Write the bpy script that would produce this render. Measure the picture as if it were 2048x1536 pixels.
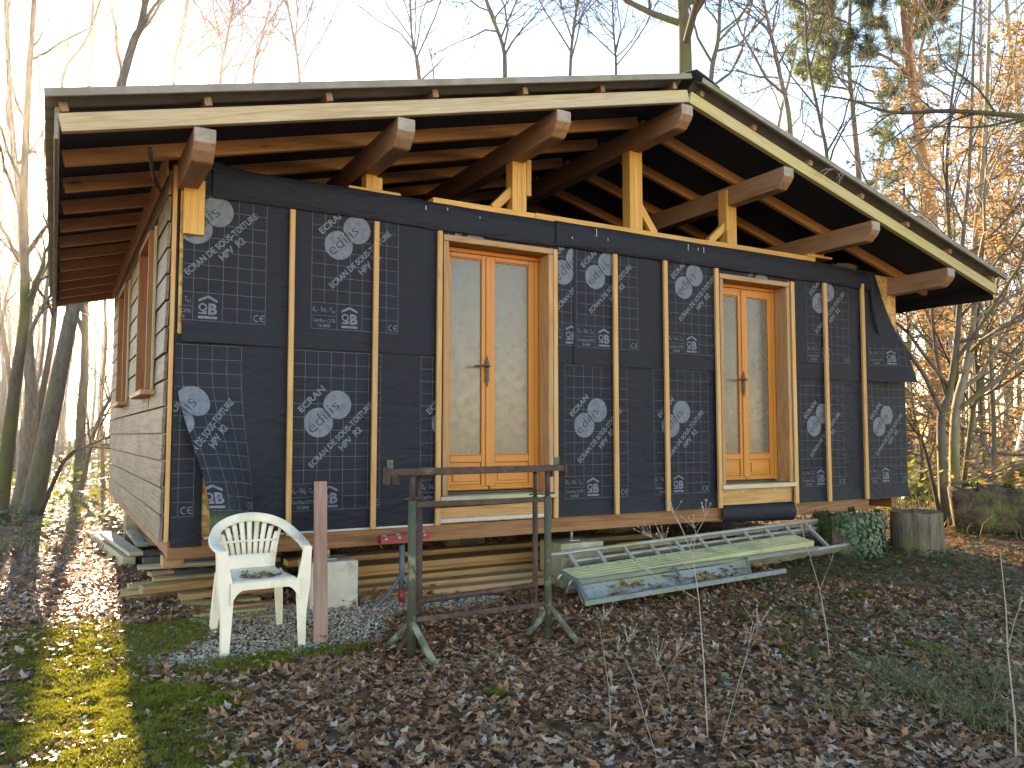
import bpy, bmesh, math, random
import numpy as np
from mathutils import Matrix, Vector, noise as mnoise

for o in list(bpy.data.objects):
    bpy.data.objects.remove(o)
scene = bpy.context.scene
COL = scene.collection
R = math.radians
random.seed(7)
rng = np.random.default_rng(7)

# ------------------------------------------------------------------ camera
# X runs along the gable front, Y into the depth of the cabin, Z up
FOC = 1600.99                         # focal length in photo pixels (2048 wide)
YAW, PITCH = 0.519291, 0.0639694
CAM = Vector((-0.665, -5.556, 0.670))
_fw = Vector((math.sin(YAW) * math.cos(PITCH), math.cos(YAW) * math.cos(PITCH), math.sin(PITCH)))
_rt = Vector((math.cos(YAW), -math.sin(YAW), 0))
_up = _rt.cross(_fw)
cd = bpy.data.cameras.new('camera')
cd.sensor_fit = 'HORIZONTAL'
cd.sensor_width = 36
cd.lens = FOC / 2048 * 36
cd.clip_end = 2000
cam = bpy.data.objects.new('camera', cd)
COL.objects.link(cam)
mw = Matrix((_rt, _up, -_fw)).transposed().to_4x4()
mw.translation = CAM
cam.matrix_world = mw
scene.camera = cam

# ------------------------------------------------------------------ sky, sun, exposure
SUN_AZ, SUN_EL = R(2.0), R(17.6)      # azimuth from +Y towards +X
world = bpy.data.worlds.new('World')
scene.world = world
world.use_nodes = True
wt = world.node_tree
wt.nodes.clear()
w_out = wt.nodes.new('ShaderNodeOutputWorld')
w_bg = wt.nodes.new('ShaderNodeBackground')
w_sky = wt.nodes.new('ShaderNodeTexSky')
w_sky.sky_type = 'NISHITA'
w_sky.sun_disc = False
w_sky.sun_elevation = SUN_EL
w_sky.sun_rotation = SUN_AZ
w_sky.altitude = 150
w_sky.air_density = 1.0
w_sky.dust_density = 0.0
w_sky.ozone_density = 1.6
w_bg.inputs['Strength'].default_value = 0.14
w_sat = wt.nodes.new('ShaderNodeHueSaturation')          # clear winter air: one even step bluer all over
w_sat.inputs['Saturation'].default_value = 1.25
wt.links.new(w_sky.outputs[0], w_sat.inputs['Color'])
wt.links.new(w_sat.outputs[0], w_bg.inputs['Color'])
wt.links.new(w_bg.outputs[0], w_out.inputs[0])

sun_d = bpy.data.lights.new('sun', 'SUN')
sun_d.energy = 5.0
sun_d.angle = R(0.53)
sun_d.color = (1.0, 0.90, 0.74)
sun = bpy.data.objects.new('sun', sun_d)
COL.objects.link(sun)
SUNV = Vector((math.sin(SUN_AZ) * math.cos(SUN_EL), math.cos(SUN_AZ) * math.cos(SUN_EL), math.sin(SUN_EL)))
sun.rotation_euler = SUNV.to_track_quat('Z', 'Y').to_euler()
sun.location = (0, 0, 30)

scene.view_settings.view_transform = 'Standard'
scene.view_settings.look = 'None'
scene.view_settings.gamma = 1.0
scene.view_settings.exposure = 2.6
scene.view_settings.use_curve_mapping = False
scene.view_settings.use_white_balance = True      # the phone balanced for the open shade
scene.view_settings.white_balance_temperature = 9900
scene.view_settings.white_balance_tint = 29
scene.cycles.max_bounces = 8
scene.cycles.diffuse_bounces = 4
scene.cycles.glossy_bounces = 3
scene.cycles.transmission_bounces = 4
scene.cycles.transparent_max_bounces = 8
scene.cycles.sample_clamp_indirect = 6.0
scene.cycles.use_denoising = True


def ray(px, py):
    return _fw + _rt * ((px - 1024) / FOC) - _up * ((py - 768) / FOC)


def onY(px, py, Y=0.0):
    d = ray(px, py)
    return CAM + d * ((Y - CAM.y) / d.y)


def onX(px, py, X=0.0):
    d = ray(px, py)
    return CAM + d * ((X - CAM.x) / d.x)


def at_range(px, py, dist):
    d = ray(px, py)
    return CAM + d * (dist / math.hypot(d.x, d.y))


def sstep(a, b, x):
    t = min(1.0, max(0.0, (x - a) / (b - a)))
    return t * t * (3 - 2 * t)


def ground_h(x, y):
    """height of the soil sheet"""
    z = -0.62 + 0.07 * sstep(-1.3, 0.2, y) * sstep(3.2, 1.4, x) + 0.03 * sstep(-1.3, 0.2, y)
    z += 0.10 * sstep(3.2, 6.3, x) * sstep(-1.7, -0.2, y)
    z += 0.022 * mnoise.noise((x * 0.9, y * 0.9, 3.1)) + 0.05 * mnoise.noise((x * 0.13, y * 0.13, 8.7))
    d = math.hypot(x - CAM.x, y - CAM.y)
    z += 0.55 * sstep(14, 60, d) * (0.6 + 0.6 * mnoise.noise((x * 0.035, y * 0.035, 1.3)))
    return z


def on_ground(px, py):
    d = ray(px, py)
    t = 1.0
    for k in range(4000):
        p = CAM + d * t
        if p.z <= ground_h(p.x, p.y):
            break
        t += 0.01 + t * 0.002
    return Vector((p.x, p.y, ground_h(p.x, p.y)))


# ------------------------------------------------------------------ object helpers
WM = {}


def tag(o, label=None, cat=None, group=None, kind=None):
    if label: o['label'] = label
    if cat: o['category'] = cat
    if group: o['group'] = group
    if kind: o['kind'] = kind
    return o


def link(name, data, parent=None, M=None):
    o = bpy.data.objects.new(name, data)
    COL.objects.link(o)
    M = M if M is not None else Matrix.Identity(4)
    o.matrix_basis = M
    WM[o] = M.copy()
    if parent is not None:
        o.parent = parent
        o.matrix_parent_inverse = WM[parent].inverted()
    return o


def empty(name, loc=(0, 0, 0), rz=0.0, parent=None):
    M = Matrix.Translation(loc) @ Matrix.Rotation(rz, 4, 'Z')
    o = link(name, None, parent, M)
    o.empty_display_size = 0.1
    return o


def mesh_py(name, verts, faces, mat, smooth=False):
    me = bpy.data.meshes.new(name)
    me.from_pydata([tuple(v) for v in verts], [], faces)
    if mat: me.materials.append(mat)
    if smooth:
        me.polygons.foreach_set('use_smooth', [True] * len(me.polygons))
    me.update()
    return me


def mesh_np(name, V, F, mat, smooth=False, fsize=3):
    """fast mesh from numpy; F is (n,3) or (n,4)"""
    me = bpy.data.meshes.new(name)
    V = np.asarray(V, np.float32)
    F = np.asarray(F, np.int32)
    n, k = F.shape
    me.vertices.add(len(V))
    me.vertices.foreach_set('co', V.ravel())
    me.loops.add(n * k)
    me.loops.foreach_set('vertex_index', F.ravel())
    me.polygons.add(n)
    me.polygons.foreach_set('loop_start', np.arange(0, n * k, k, dtype=np.int32))
    me.polygons.foreach_set('loop_total', np.full(n, k, np.int32))
    if smooth:
        me.polygons.foreach_set('use_smooth', np.ones(n, bool))
    if mat: me.materials.append(mat)
    me.update(calc_edges=True)
    return me


_box_cache = {}


def box_mesh(L, W, H, mat, bev=0.003, key=None):
    """box centred on the origin with chamfered edges, long side along local X"""
    k = (round(L, 4), round(W, 4), round(H, 4), mat.name, bev)
    if k in _box_cache:
        return _box_cache[k]
    bm = bmesh.new()
    bmesh.ops.create_cube(bm, size=1)
    bmesh.ops.scale(bm, vec=(L, W, H), verts=bm.verts)
    b = min(bev, 0.3 * min(L, W, H))
    if b > 0:
        bmesh.ops.bevel(bm, geom=list(bm.edges), offset=b, segments=1, affect='EDGES')
    me = bpy.data.meshes.new('box')
    bm.to_mesh(me)
    bm.free()
    me.materials.append(mat)
    _box_cache[k] = me
    return me


def axes_matrix(center, xdir, updir):
    x = Vector(xdir).normalized()
    z = Vector(updir)
    y = z.cross(x).normalized()
    z = x.cross(y)
    m = Matrix((x, y, z)).transposed().to_4x4()
    m.translation = center
    return m


def beam(name, p0, p1, w, h, mat, parent=None, up=(0, 0, 1), bev=0.003):
    """timber from p0 to p1; h is its size along 'up', w across"""
    p0, p1 = Vector(p0), Vector(p1)
    d = p1 - p0
    up = Vector(up)
    if abs(d.normalized().dot(up)) > 0.98:
        up = Vector((0, 1, 0))
    return link(name, box_mesh(d.length, w, h, mat, bev), parent, axes_matrix((p0 + p1) / 2, d, up))


def bxo(name, x0, x1, y0, y1, z0, z1, mat, parent=None, bev=0.003):
    """axis aligned box whose longest side becomes local X (grain direction)"""
    s = (x1 - x0, y1 - y0, z1 - z0)
    c = Vector(((x0 + x1) / 2, (y0 + y1) / 2, (z0 + z1) / 2))
    a = max(range(3), key=lambda i: s[i])
    if a == 0:
        return link(name, box_mesh(s[0], s[1], s[2], mat, bev), parent, Matrix.Translation(c))
    if a == 1:
        return link(name, box_mesh(s[1], s[0], s[2], mat, bev), parent, axes_matrix(c, (0, 1, 0), (0, 0, 1)))
    return link(name, box_mesh(s[2], s[0], s[1], mat, bev), parent, axes_matrix(c, (0, 0, 1), (0, 1, 0)))


def tube_arrays(pts, rads, n=8, cap=True):
    pts = [Vector(p) for p in pts]
    V, F = [], []
    m = len(pts)
    prev = None
    for i, p in enumerate(pts):
        t = (pts[min(i + 1, m - 1)] - pts[max(i - 1, 0)]).normalized()
        if prev is None:
            a = Vector((0, 0, 1)) if abs(t.z) < 0.9 else Vector((1, 0, 0))
            u = t.cross(a).normalized()
        else:
            u = (prev - t * prev.dot(t)).normalized()
        prev = u
        v = t.cross(u)
        r = rads[i] if hasattr(rads, '__len__') else rads
        for k in range(n):
            a = 2 * math.pi * k / n
            V.append(p + (u * math.cos(a) + v * math.sin(a)) * r)
    for i in range(m - 1):
        for k in range(n):
            F.append((i * n + k, i * n + (k + 1) % n, (i + 1) * n + (k + 1) % n, (i + 1) * n + k))
    if cap:
        F.append(tuple(range(n - 1, -1, -1)))
        F.append(tuple((m - 1) * n + k for k in range(n)))
    return V, F


def tube(name, pts, r, mat, parent=None, n=10, smooth=True):
    V, F = tube_arrays(pts, r, n)
    return link(name, mesh_py(name, V, F, mat, smooth), parent)


class MB:
    """collects shapes into one mesh"""
    def __init__(s):
        s.V, s.F = [], []

    def add(s, V, F):
        b = len(s.V)
        s.V += [Vector(v) for v in V]
        s.F += [tuple(i + b for i in f) for f in F]
        return s

    def tube(s, pts, r, n=8):
        return s.add(*tube_arrays(pts, r, n))

    def box(s, x0, x1, y0, y1, z0, z1):
        V = [(x, y, z) for z in (z0, z1) for y in (y0, y1) for x in (x0, x1)]
        F = [(0, 2, 3, 1), (4, 5, 7, 6), (0, 1, 5, 4), (2, 6, 7, 3), (0, 4, 6, 2), (1, 3, 7, 5)]
        return s.add(V, F)

    def build(s, name, mat, parent=None, M=None, smooth=False):
        return link(name, mesh_py(name, s.V, s.F, mat, smooth), parent, M)


def copy_tree(o, parent=None):
    c = o.copy()
    COL.objects.link(c)
    c.parent = parent
    WM[c] = WM[o].copy()
    for ch in o.children:
        copy_tree(ch, c)
    return c


def auto_smooth(o, ang=35):
    me = o.data
    me.polygons.foreach_set('use_smooth', [True] * len(me.polygons))
    me.set_sharp_from_angle(angle=R(ang))
    return o

# ------------------------------------------------------------------ materials
class NT:
    def __init__(s, name, rough=0.6, spec=0.5):
        s.m = bpy.data.materials.new(name)
        s.m.use_nodes = True
        s.t = s.m.node_tree
        s.b = s.t.nodes['Principled BSDF']
        s.b.inputs['Roughness'].default_value = rough
        s.b.inputs['Specular IOR Level'].default_value = spec

    def put(s, sock, v):
        if isinstance(v, bpy.types.NodeSocket):
            s.t.links.new(v, sock)
        else:
            if sock.type == 'RGBA' and len(v) == 3:
                v = (*v, 1)
            sock.default_value = v

    def n(s, typ, ins=None, **pr):
        nd = s.t.nodes.new('ShaderNode' + typ)
        for k, v in pr.items():
            setattr(nd, k, v)
        for k, v in (ins or {}).items():
            s.put(nd.inputs[k], v)
        return nd

    def set(s, **kw):
        for k, v in kw.items():
            s.put(s.b.inputs[k.replace('_', ' ')], v)
        return s

    def math(s, op, a, b=0.0, clamp=False):
        nd = s.n('Math', {0: a, 1: b}, operation=op)
        nd.use_clamp = clamp
        return nd.outputs[0]

    def madd(s, a, b, c):
        return s.n('Math', {0: a, 1: b, 2: c}, operation='MULTIPLY_ADD').outputs[0]

    def mix(s, f, a, b, blend='MIX'):
        nd = s.n('Mix', data_type='RGBA', blend_type=blend)
        s.put(nd.inputs[0], f)
        s.put(nd.inputs[6], a)
        s.put(nd.inputs[7], b)
        return nd.outputs[2]

    def ramp(s, f, stops):
        nd = s.n('ValToRGB', {0: f})
        e = nd.color_ramp.elements
        while len(e) < len(stops):
            e.new(0.5)
        for el, (p, c) in zip(e, stops):
            el.position = p
            el.color = (*c, 1) if hasattr(c, '__len__') else (c, c, c, 1)
        return nd.outputs[0]

    def coords(s, kind='Object', rand=True):
        tc = s.n('TexCoord').outputs[kind]
        if not rand:
            return tc
        r = s.n('ObjectInfo').outputs['Random']
        off = s.n('CombineXYZ', {0: s.math('MULTIPLY', r, 37.0), 1: s.math('MULTIPLY', r, 71.0), 2: s.math('MULTIPLY', r, 13.0)}).outputs[0]
        return s.n('VectorMath', {0: tc, 1: off}, operation='ADD').outputs[0]

    def scaled(s, vec, sc):
        return s.n('VectorMath', {0: vec, 1: sc}, operation='MULTIPLY').outputs[0]

    def noise(s, vec, scale=1.0, detail=3.0, rough=0.55, dist=0.0):
        return s.n('TexNoise', {'Vector': vec, 'Scale': scale, 'Detail': detail, 'Roughness': rough, 'Distortion': dist}).outputs['Fac']

    def bump(s, h, strength=0.3, dist=0.01):
        s.put(s.b.inputs['Normal'], s.n('Bump', {'Strength': strength, 'Distance': dist, 'Height': h}).outputs[0])
        return s


def wood(name, light, dark, rough=0.62, rings=0.55, knots=0.6, fibre=0.35, algae=None, algae_amt=0.0, weather=None, w_amt=0.0, bump=0.35, vary=0.25):
    t = NT(name, rough, 0.35)
    P = t.coords()
    n1 = t.noise(t.scaled(P, (0.55, 7, 7)), 1.0, 2.0, 0.5, 0.4)
    ring = t.madd(t.math('SINE', t.math('MULTIPLY', n1, 46.0)), 0.5, 0.5)
    ring = t.math('POWER', ring, 2.2)
    fib = t.noise(t.scaled(P, (5, 190, 190)), 1.0, 2.0)
    col = t.mix(t.math('MULTIPLY', ring, rings), light, dark)
    big = t.noise(t.scaled(P, (1.2, 3, 3)), 1.0, 3.0)
    col = t.mix(t.math('MULTIPLY', big, vary), col, dark)
    fr = t.ramp(fib, [(0.3, 1 - fibre), (0.7, 1.0)])
    col = t.mix(1.0, col, fr, 'MULTIPLY')
    if knots:
        vn = t.n('TexVoronoi', {'Vector': t.scaled(P, (1.9, 7.5, 7.5)), 'Scale': 1.0}, feature='F1')
        k = t.ramp(vn.outputs['Distance'], [(0.05, 1.0), (0.13, 0.0)])
        sel = t.math('GREATER_THAN', t.n('SeparateColor', {0: vn.outputs['Color']}).outputs[0], 0.45)
        col = t.mix(t.math('MULTIPLY', t.math('MULTIPLY', k, sel), knots), col, tuple(c * 0.25 for c in dark))
    if weather:
        wn = t.noise(t.scaled(P, (1.4, 6, 6)), 1.0, 5.0, 0.65)
        wf = t.ramp(wn, [(0.5 - 0.32 * w_amt, 0.0), (0.78 - 0.3 * w_amt, 1.0)])
        col = t.mix(t.math('MULTIPLY', wf, min(1.0, 0.35 + w_amt)), col, weather)
    if algae:
        an = t.noise(t.scaled(P, (0.9, 5, 5)), 1.3, 4.0, 0.6)
        af = t.ramp(an, [(0.62 - 0.4 * algae_amt, 0.0), (0.85 - 0.35 * algae_amt, 1.0)])
        col = t.mix(t.math('MULTIPLY', af, 0.85), col, algae)
    tone = t.n('ObjectInfo').outputs['Random']
    hsv = t.n('HueSaturation', {'Value': t.madd(tone, 0.22, 0.89), 'Color': col})
    t.set(Base_Color=hsv.outputs[0])
    t.bump(t.math('ADD', t.math('MULTIPLY', fib, 0.6), t.math('MULTIPLY', ring, 0.4)), bump, 0.004)
    return t.m


W_NEW = wood('larch_new', (0.60, 0.33, 0.125), (0.36, 0.16, 0.05), weather=(0.42, 0.30, 0.19), w_amt=0.15)
W_POST = wood('spruce_post', (0.66, 0.36, 0.10), (0.46, 0.22, 0.06), rings=0.4, knots=0.7)
W_BATTEN = wood('batten_wood', (0.63, 0.335, 0.115), (0.42, 0.20, 0.06), rings=0.4, knots=0.75, weather=(0.46, 0.33, 0.20), w_amt=0.15)
W_CASE = wood('casing_wood', (0.52, 0.28, 0.115), (0.30, 0.135, 0.05), weather=(0.32, 0.22, 0.14), w_amt=0.3, bump=0.5)
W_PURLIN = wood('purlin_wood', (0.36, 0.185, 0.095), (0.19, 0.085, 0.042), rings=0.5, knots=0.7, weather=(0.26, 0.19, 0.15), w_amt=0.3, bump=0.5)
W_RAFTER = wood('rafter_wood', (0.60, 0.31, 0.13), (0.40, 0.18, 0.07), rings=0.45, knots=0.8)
W_BARGE = wood('barge_wood', (0.56, 0.44, 0.28), (0.38, 0.27, 0.15), rings=0.6, knots=0.5, algae=(0.46, 0.49, 0.16), algae_amt=0.35, weather=(0.42, 0.385, 0.32), w_amt=0.3, bump=0.6)
W_BARGE_G = wood('barge_wood_algae', (0.52, 0.45, 0.25), (0.36, 0.27, 0.12), rings=0.5, knots=0.3, algae=(0.38, 0.37, 0.14), algae_amt=0.45, bump=0.6)
W_GREY = wood('cladding_wood', (0.17, 0.135, 0.098), (0.072, 0.054, 0.038), rings=0.75, knots=0.35, fibre=0.55, weather=(0.185, 0.167, 0.143), w_amt=0.25, bump=0.9, vary=0.4)
W_FASCIA = wood('fascia_wood', (0.26, 0.24, 0.20), (0.12, 0.11, 0.09), rings=0.6, algae=(0.2, 0.22, 0.10), algae_amt=0.3, bump=0.8)
W_BLOCK = wood('roof_batten_wood', (0.34, 0.19, 0.11), (0.2, 0.1, 0.06), rings=0.5, weather=(0.33, 0.27, 0.22), w_amt=0.3)
W_SILL = wood('sill_wood', (0.50, 0.44, 0.33), (0.30, 0.24, 0.16), rings=0.6, knots=0.3, algae=(0.38, 0.42, 0.16), algae_amt=0.5, bump=0.8)
W_RIM = wood('rim_beam_wood', (0.30, 0.135, 0.055), (0.16, 0.062, 0.022), rings=0.65, knots=0.8)
W_WIN = wood('window_frame_wood', (0.30, 0.13, 0.06), (0.2, 0.075, 0.035), rings=0.4, knots=0.6)
W_TREAT = wood('treated_board_wood', (0.42, 0.30, 0.14), (0.26, 0.15, 0.06), rings=0.6, knots=0.5, algae=(0.33, 0.36, 0.12), algae_amt=0.55, bump=0.7)
W_TREAT2 = wood('brown_board_wood', (0.43, 0.24, 0.11), (0.26, 0.12, 0.05), rings=0.65, knots=0.6, algae=(0.30, 0.30, 0.12), algae_amt=0.2, bump=0.7)
W_PALE = wood('pale_board_wood', (0.52, 0.45, 0.31), (0.34, 0.26, 0.15), rings=0.5, knots=0.3, algae=(0.40, 0.40, 0.2), algae_amt=0.4, bump=0.7)
W_LARCHSTORE = wood('stored_plank_wood', (0.55, 0.30, 0.11), (0.33, 0.15, 0.05), rings=0.5, knots=0.5, weather=(0.25, 0.17, 0.11), w_amt=0.3)
W_RED = wood('red_decking_wood', (0.36, 0.15, 0.085), (0.46, 0.27, 0.19), rings=0.8, knots=0.0, fibre=0.35, weather=(0.45, 0.33, 0.26), w_amt=0.12, bump=1.0)
W_OLD = wood('old_fence_wood', (0.30, 0.31, 0.22), (0.17, 0.17, 0.12), rings=0.5, knots=0.2, algae=(0.25, 0.30, 0.12), algae_amt=0.5)


def m_door():
    t = NT('door_stain', 0.42, 0.45)
    P = t.coords()
    f = t.noise(t.scaled(P, (3, 120, 120)), 1.0, 2.0)
    n = t.noise(t.scaled(P, (1, 9, 9)), 1.0, 3.0)
    c = t.mix(n, (0.57, 0.205, 0.030), (0.45, 0.142, 0.020))
    c = t.mix(1.0, c, t.ramp(f, [(0.3, 0.88), (0.7, 1.0)]), 'MULTIPLY')
    t.set(Base_Color=c)
    t.bump(f, 0.15, 0.003)
    return t.m


def m_membrane():
    t = NT('membrane_black', 0.62, 0.22)
    P = t.coords()
    a = t.noise(P, 2.2, 4.0)
    c = t.mix(a, (0.0062, 0.0090, 0.0150), (0.0105, 0.0145, 0.0225))
    s = t.noise(P, 70.0, 2.0)
    sp = t.ramp(s, [(0.74, 0.0), (0.80, 0.5)])
    c = t.mix(sp, c, (0.05, 0.06, 0.07))
    al = t.n('Attribute', attribute_name='algae').outputs['Fac']
    an = t.noise(P, 60.0, 3.0)
    c = t.mix(t.math('MULTIPLY', al, t.ramp(an, [(0.3, 0.35), (0.6, 1.0)])), c, (0.085, 0.13, 0.045))
    t.set(Base_Color=c)
    fine = t.noise(P, 420.0, 1.0)
    wr = t.noise(t.scaled(P, (1.0, 1.0, 2.2)), 7.0, 3.0, 0.5, 0.5)
    t.bump(t.math('ADD', t.math('MULTIPLY', fine, 0.05), t.math('MULTIPLY', wr, 1.0)), 0.55, 0.03)
    return t.m


def m_print(name='membrane_print', col=(0.115, 0.142, 0.175)):
    t = NT(name, 0.6, 0.3)
    P = t.coords()
    a = t.noise(P, 26.0, 4.0, 0.7)
    t.set(Base_Color=t.mix(t.ramp(a, [(0.36, 0.55), (0.55, 0.0)]), col, (0.045, 0.06, 0.08)))
    return t.m


def m_osb():
    t = NT('osb_board', 0.6, 0.35)
    P = t.coords()
    v = t.n('TexVoronoi', {'Vector': t.n('Mapping', {'Vector': t.scaled(P, (26, 26, 11)), 'Rotation': (0.3, 0.6, 0.5)}).outputs[0], 'Scale': 1.0}, feature='F1')
    sc = t.n('SeparateColor', {0: v.outputs['Color']})
    c = t.ramp(sc.outputs[0], [(0.0, (0.33, 0.17, 0.05)), (0.4, (0.50, 0.29, 0.09)), (0.75, (0.60, 0.38, 0.14)), (1.0, (0.68, 0.46, 0.20))])
    n = t.noise(t.scaled(P, (40, 40, 10)), 2.0, 3.0)
    c = t.mix(t.math('MULTIPLY', n, 0.35), c, (0.26, 0.13, 0.04))
    t.set(Base_Color=c)
    t.bump(sc.outputs[1], 0.4, 0.004)
    return t.m


def m_simple(name, c1, c2, scale=8.0, rough=0.6, bump=0.2, spec=0.4, metal=0.0, stain=None, stain_amt=0.4, detail=5.0, rvar=0.0, bdist=0.006):
    t = NT(name, rough, spec)
    P = t.coords()
    a = t.noise(P, scale, detail, 0.6)
    c = t.mix(t.ramp(a, [(0.35, 0.0), (0.65, 1.0)]), c1, c2)
    if stain:
        b = t.noise(P, scale * 0.45, 6.0, 0.65)
        c = t.mix(t.ramp(b, [(0.62 - 0.3 * stain_amt, 0.0), (0.74 - 0.25 * stain_amt, 1.0)]), c, stain)
    t.set(Base_Color=c, Metallic=metal)
    if rvar:
        t.set(Roughness=t.madd(a, rvar, rough - rvar / 2))
    if bump:
        t.bump(t.noise(P, scale * 4, 4.0), bump, bdist)
    return t.m


MEMB = m_membrane()
PRINT = m_print()
PRINT_D = m_print('membrane_print_dark', (0.010, 0.015, 0.025))
OSB = m_osb()
DOOR = m_door()
ROOFSHEET = m_simple('fibre_cement', (0.25, 0.235, 0.20), (0.18, 0.17, 0.15), 5, 0.8, 0.3, stain=(0.16, 0.17, 0.10), stain_amt=0.35)
ROOFMETAL = m_simple('ridge_metal', (0.16, 0.18, 0.21), (0.12, 0.13, 0.15), 6, 0.45, 0.1, metal=0.3)
UNDERLAY = m_simple('roof_underlay', (0.008, 0.010, 0.018), (0.012, 0.014, 0.022), 3, 0.7, 0.2, 0.2)
CONCRETE = m_simple('concrete', (0.54, 0.49, 0.40), (0.44, 0.39, 0.32), 7, 0.85, 0.5, 0.3, stain=(0.26, 0.26, 0.20), stain_amt=0.25)
CONCRETE2 = m_simple('concrete_mossy', (0.42, 0.37, 0.25), (0.31, 0.27, 0.18), 7, 0.85, 0.5, 0.3, stain=(0.22, 0.22, 0.12), stain_amt=0.5)
GALV = m_simple('galvanised_steel', (0.42, 0.44, 0.45), (0.33, 0.35, 0.36), 14, 0.5, 0.1, 0.5, metal=0.6)
ALU = m_simple('aluminium_ladder', (0.40, 0.40, 0.36), (0.30, 0.30, 0.26), 9, 0.5, 0.15, 0.5, metal=0.45, stain=(0.30, 0.29, 0.16), stain_amt=0.35)
STEELBLUE = m_simple('galvanised_frame', (0.19, 0.225, 0.225), (0.14, 0.17, 0.17), 9, 0.55, 0.2, 0.4, metal=0.2, stain=(0.16, 0.22, 0.15), stain_amt=0.45)
PLANKYEL = m_simple('scaffold_plank_paint', (0.46, 0.44, 0.22), (0.36, 0.35, 0.17), 6, 0.6, 0.2, 0.4, stain=(0.26, 0.27, 0.13), stain_amt=0.4)
PLANKPALE = m_simple('deck_sheet_pale', (0.30, 0.33, 0.27), (0.22, 0.26, 0.24), 6, 0.6, 0.2, stain=(0.30, 0.29, 0.13), stain_amt=0.5)
HOLE = m_simple('punched_hole', (0.02, 0.02, 0.02), (0.03, 0.03, 0.03), 5, 0.9, 0)
RUST = m_simple('rusty_steel', (0.075, 0.042, 0.033), (0.045, 0.028, 0.026), 22, 0.7, 0.5, 0.4, metal=0.15, stain=(0.14, 0.07, 0.04), stain_amt=0.35)
RUSTGREEN = m_simple('rusty_green_paint', (0.055, 0.075, 0.04), (0.045, 0.05, 0.035), 16, 0.7, 0.6, 0.4, stain=(0.22, 0.23, 0.12), stain_amt=0.28)
LICHEN = m_simple('lichen_steel', (0.07, 0.075, 0.055), (0.10, 0.11, 0.08), 18, 0.8, 0.8, 0.3, stain=(0.22, 0.235, 0.16), stain_amt=0.5)
REDPAINT = m_simple('red_paint', (0.36, 0.025, 0.022), (0.26, 0.02, 0.02), 14, 0.45, 0.15, stain=(0.12, 0.03, 0.025), stain_amt=0.25)
GREYPAINT = m_simple('blue_grey_paint', (0.075, 0.095, 0.115), (0.06, 0.075, 0.09), 10, 0.5, 0.1)
PLASTIC = m_simple('white_plastic', (0.74, 0.68, 0.55), (0.66, 0.60, 0.47), 5, 0.5, 0.15, 0.45, stain=(0.46, 0.46, 0.31), stain_amt=0.35)
IRON = m_simple('black_iron', (0.012, 0.012, 0.014), (0.02, 0.02, 0.02), 20, 0.45, 0.2, 0.5)
WHITE = m_simple('white_paint', (0.75, 0.75, 0.72), (0.66, 0.66, 0.62), 8, 0.5, 0.05)
PIPE = m_simple('black_cable_conduit', (0.02, 0.022, 0.028), (0.03, 0.032, 0.04), 8, 0.5, 0.05)
W_PEND = wood('purlin_end_wood', (0.28, 0.24, 0.19), (0.18, 0.145, 0.105), rings=0.5, knots=0.0, weather=(0.34, 0.32, 0.28), w_amt=0.4)


def m_bark_old(name, c1, c2, c3, moss, amt):
    t = NT(name, 0.9, 0.2)
    P = t.coords('Object', False)
    v = t.noise(t.scaled(P, (1, 1, .12)), 26.0, 6.0, .7)
    b = t.noise(P, 3.5, 5.0, .6)
    c = t.ramp(v, [(.32, c2), (.5, c1), (.68, c3)])
    c = t.mix(t.ramp(b, [(.58 - .25 * amt, 0.0), (.70 - .22 * amt, 1.0)]), c, moss)
    t.set(Base_Color=c)
    t.bump(v, 1.0, 0.05)
    return t.m


STUMP = m_bark_old('stump_bark', (0.17, 0.14, 0.105), (0.05, 0.04, 0.03), (0.28, 0.23, 0.16), (0.15, 0.15, 0.055), .3)
STUMPTOP = m_simple('stump_top', (0.10, 0.075, 0.055), (0.16, 0.12, 0.08), 14, 0.9, 0.7, 0.2)
STRAW = m_simple('nest_straw', (0.20, 0.155, 0.10), (0.11, 0.085, 0.06), 30, 0.9, 0.2)
STALK = m_simple('dry_stalk', (0.36, 0.31, 0.24), (0.26, 0.22, 0.17), 20, 0.8, 0.1)
MESHW = m_simple('insect_mesh', (0.5, 0.5, 0.48), (0.3, 0.3, 0.29), 90, 0.6, 0)


def m_glass():
    t = NT('frosted_glass', 0.22, 0.6)
    P = t.coords()
    a = t.noise(P, 150.0, 2.0)
    b = t.noise(P, 1.1, 1.0)
    dr = t.noise(t.scaled(P, (14, 14, 160)), 1.0, 2.0)
    t.set(Base_Color=t.mix(b, (0.150, 0.132, 0.105), (0.125, 0.110, 0.088)), Transmission_Weight=0.2)
    t.set(Roughness=t.ramp(dr, [(0.3, 0.20), (0.8, 0.34)]))
    t.bump(a, 0.05, 0.002)
    return t.m


GLASS = m_glass()

# ------------------------------------------------------------------ the cabin
cabin = empty('cabin', (3.7, 2.7, -0.6))
tag(cabin, 'unfinished timber cabin wrapped in printed black membrane under a wide low gable roof', 'cabin')
XR, YB = 7.44, 5.40
RX, RZ = 3.79, 3.41


def zb(x):
    """underside of the rafters and barge boards"""
    return RZ - (RX - x) * 0.248 if x < RX else RZ - (x - RX) * 0.277


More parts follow.
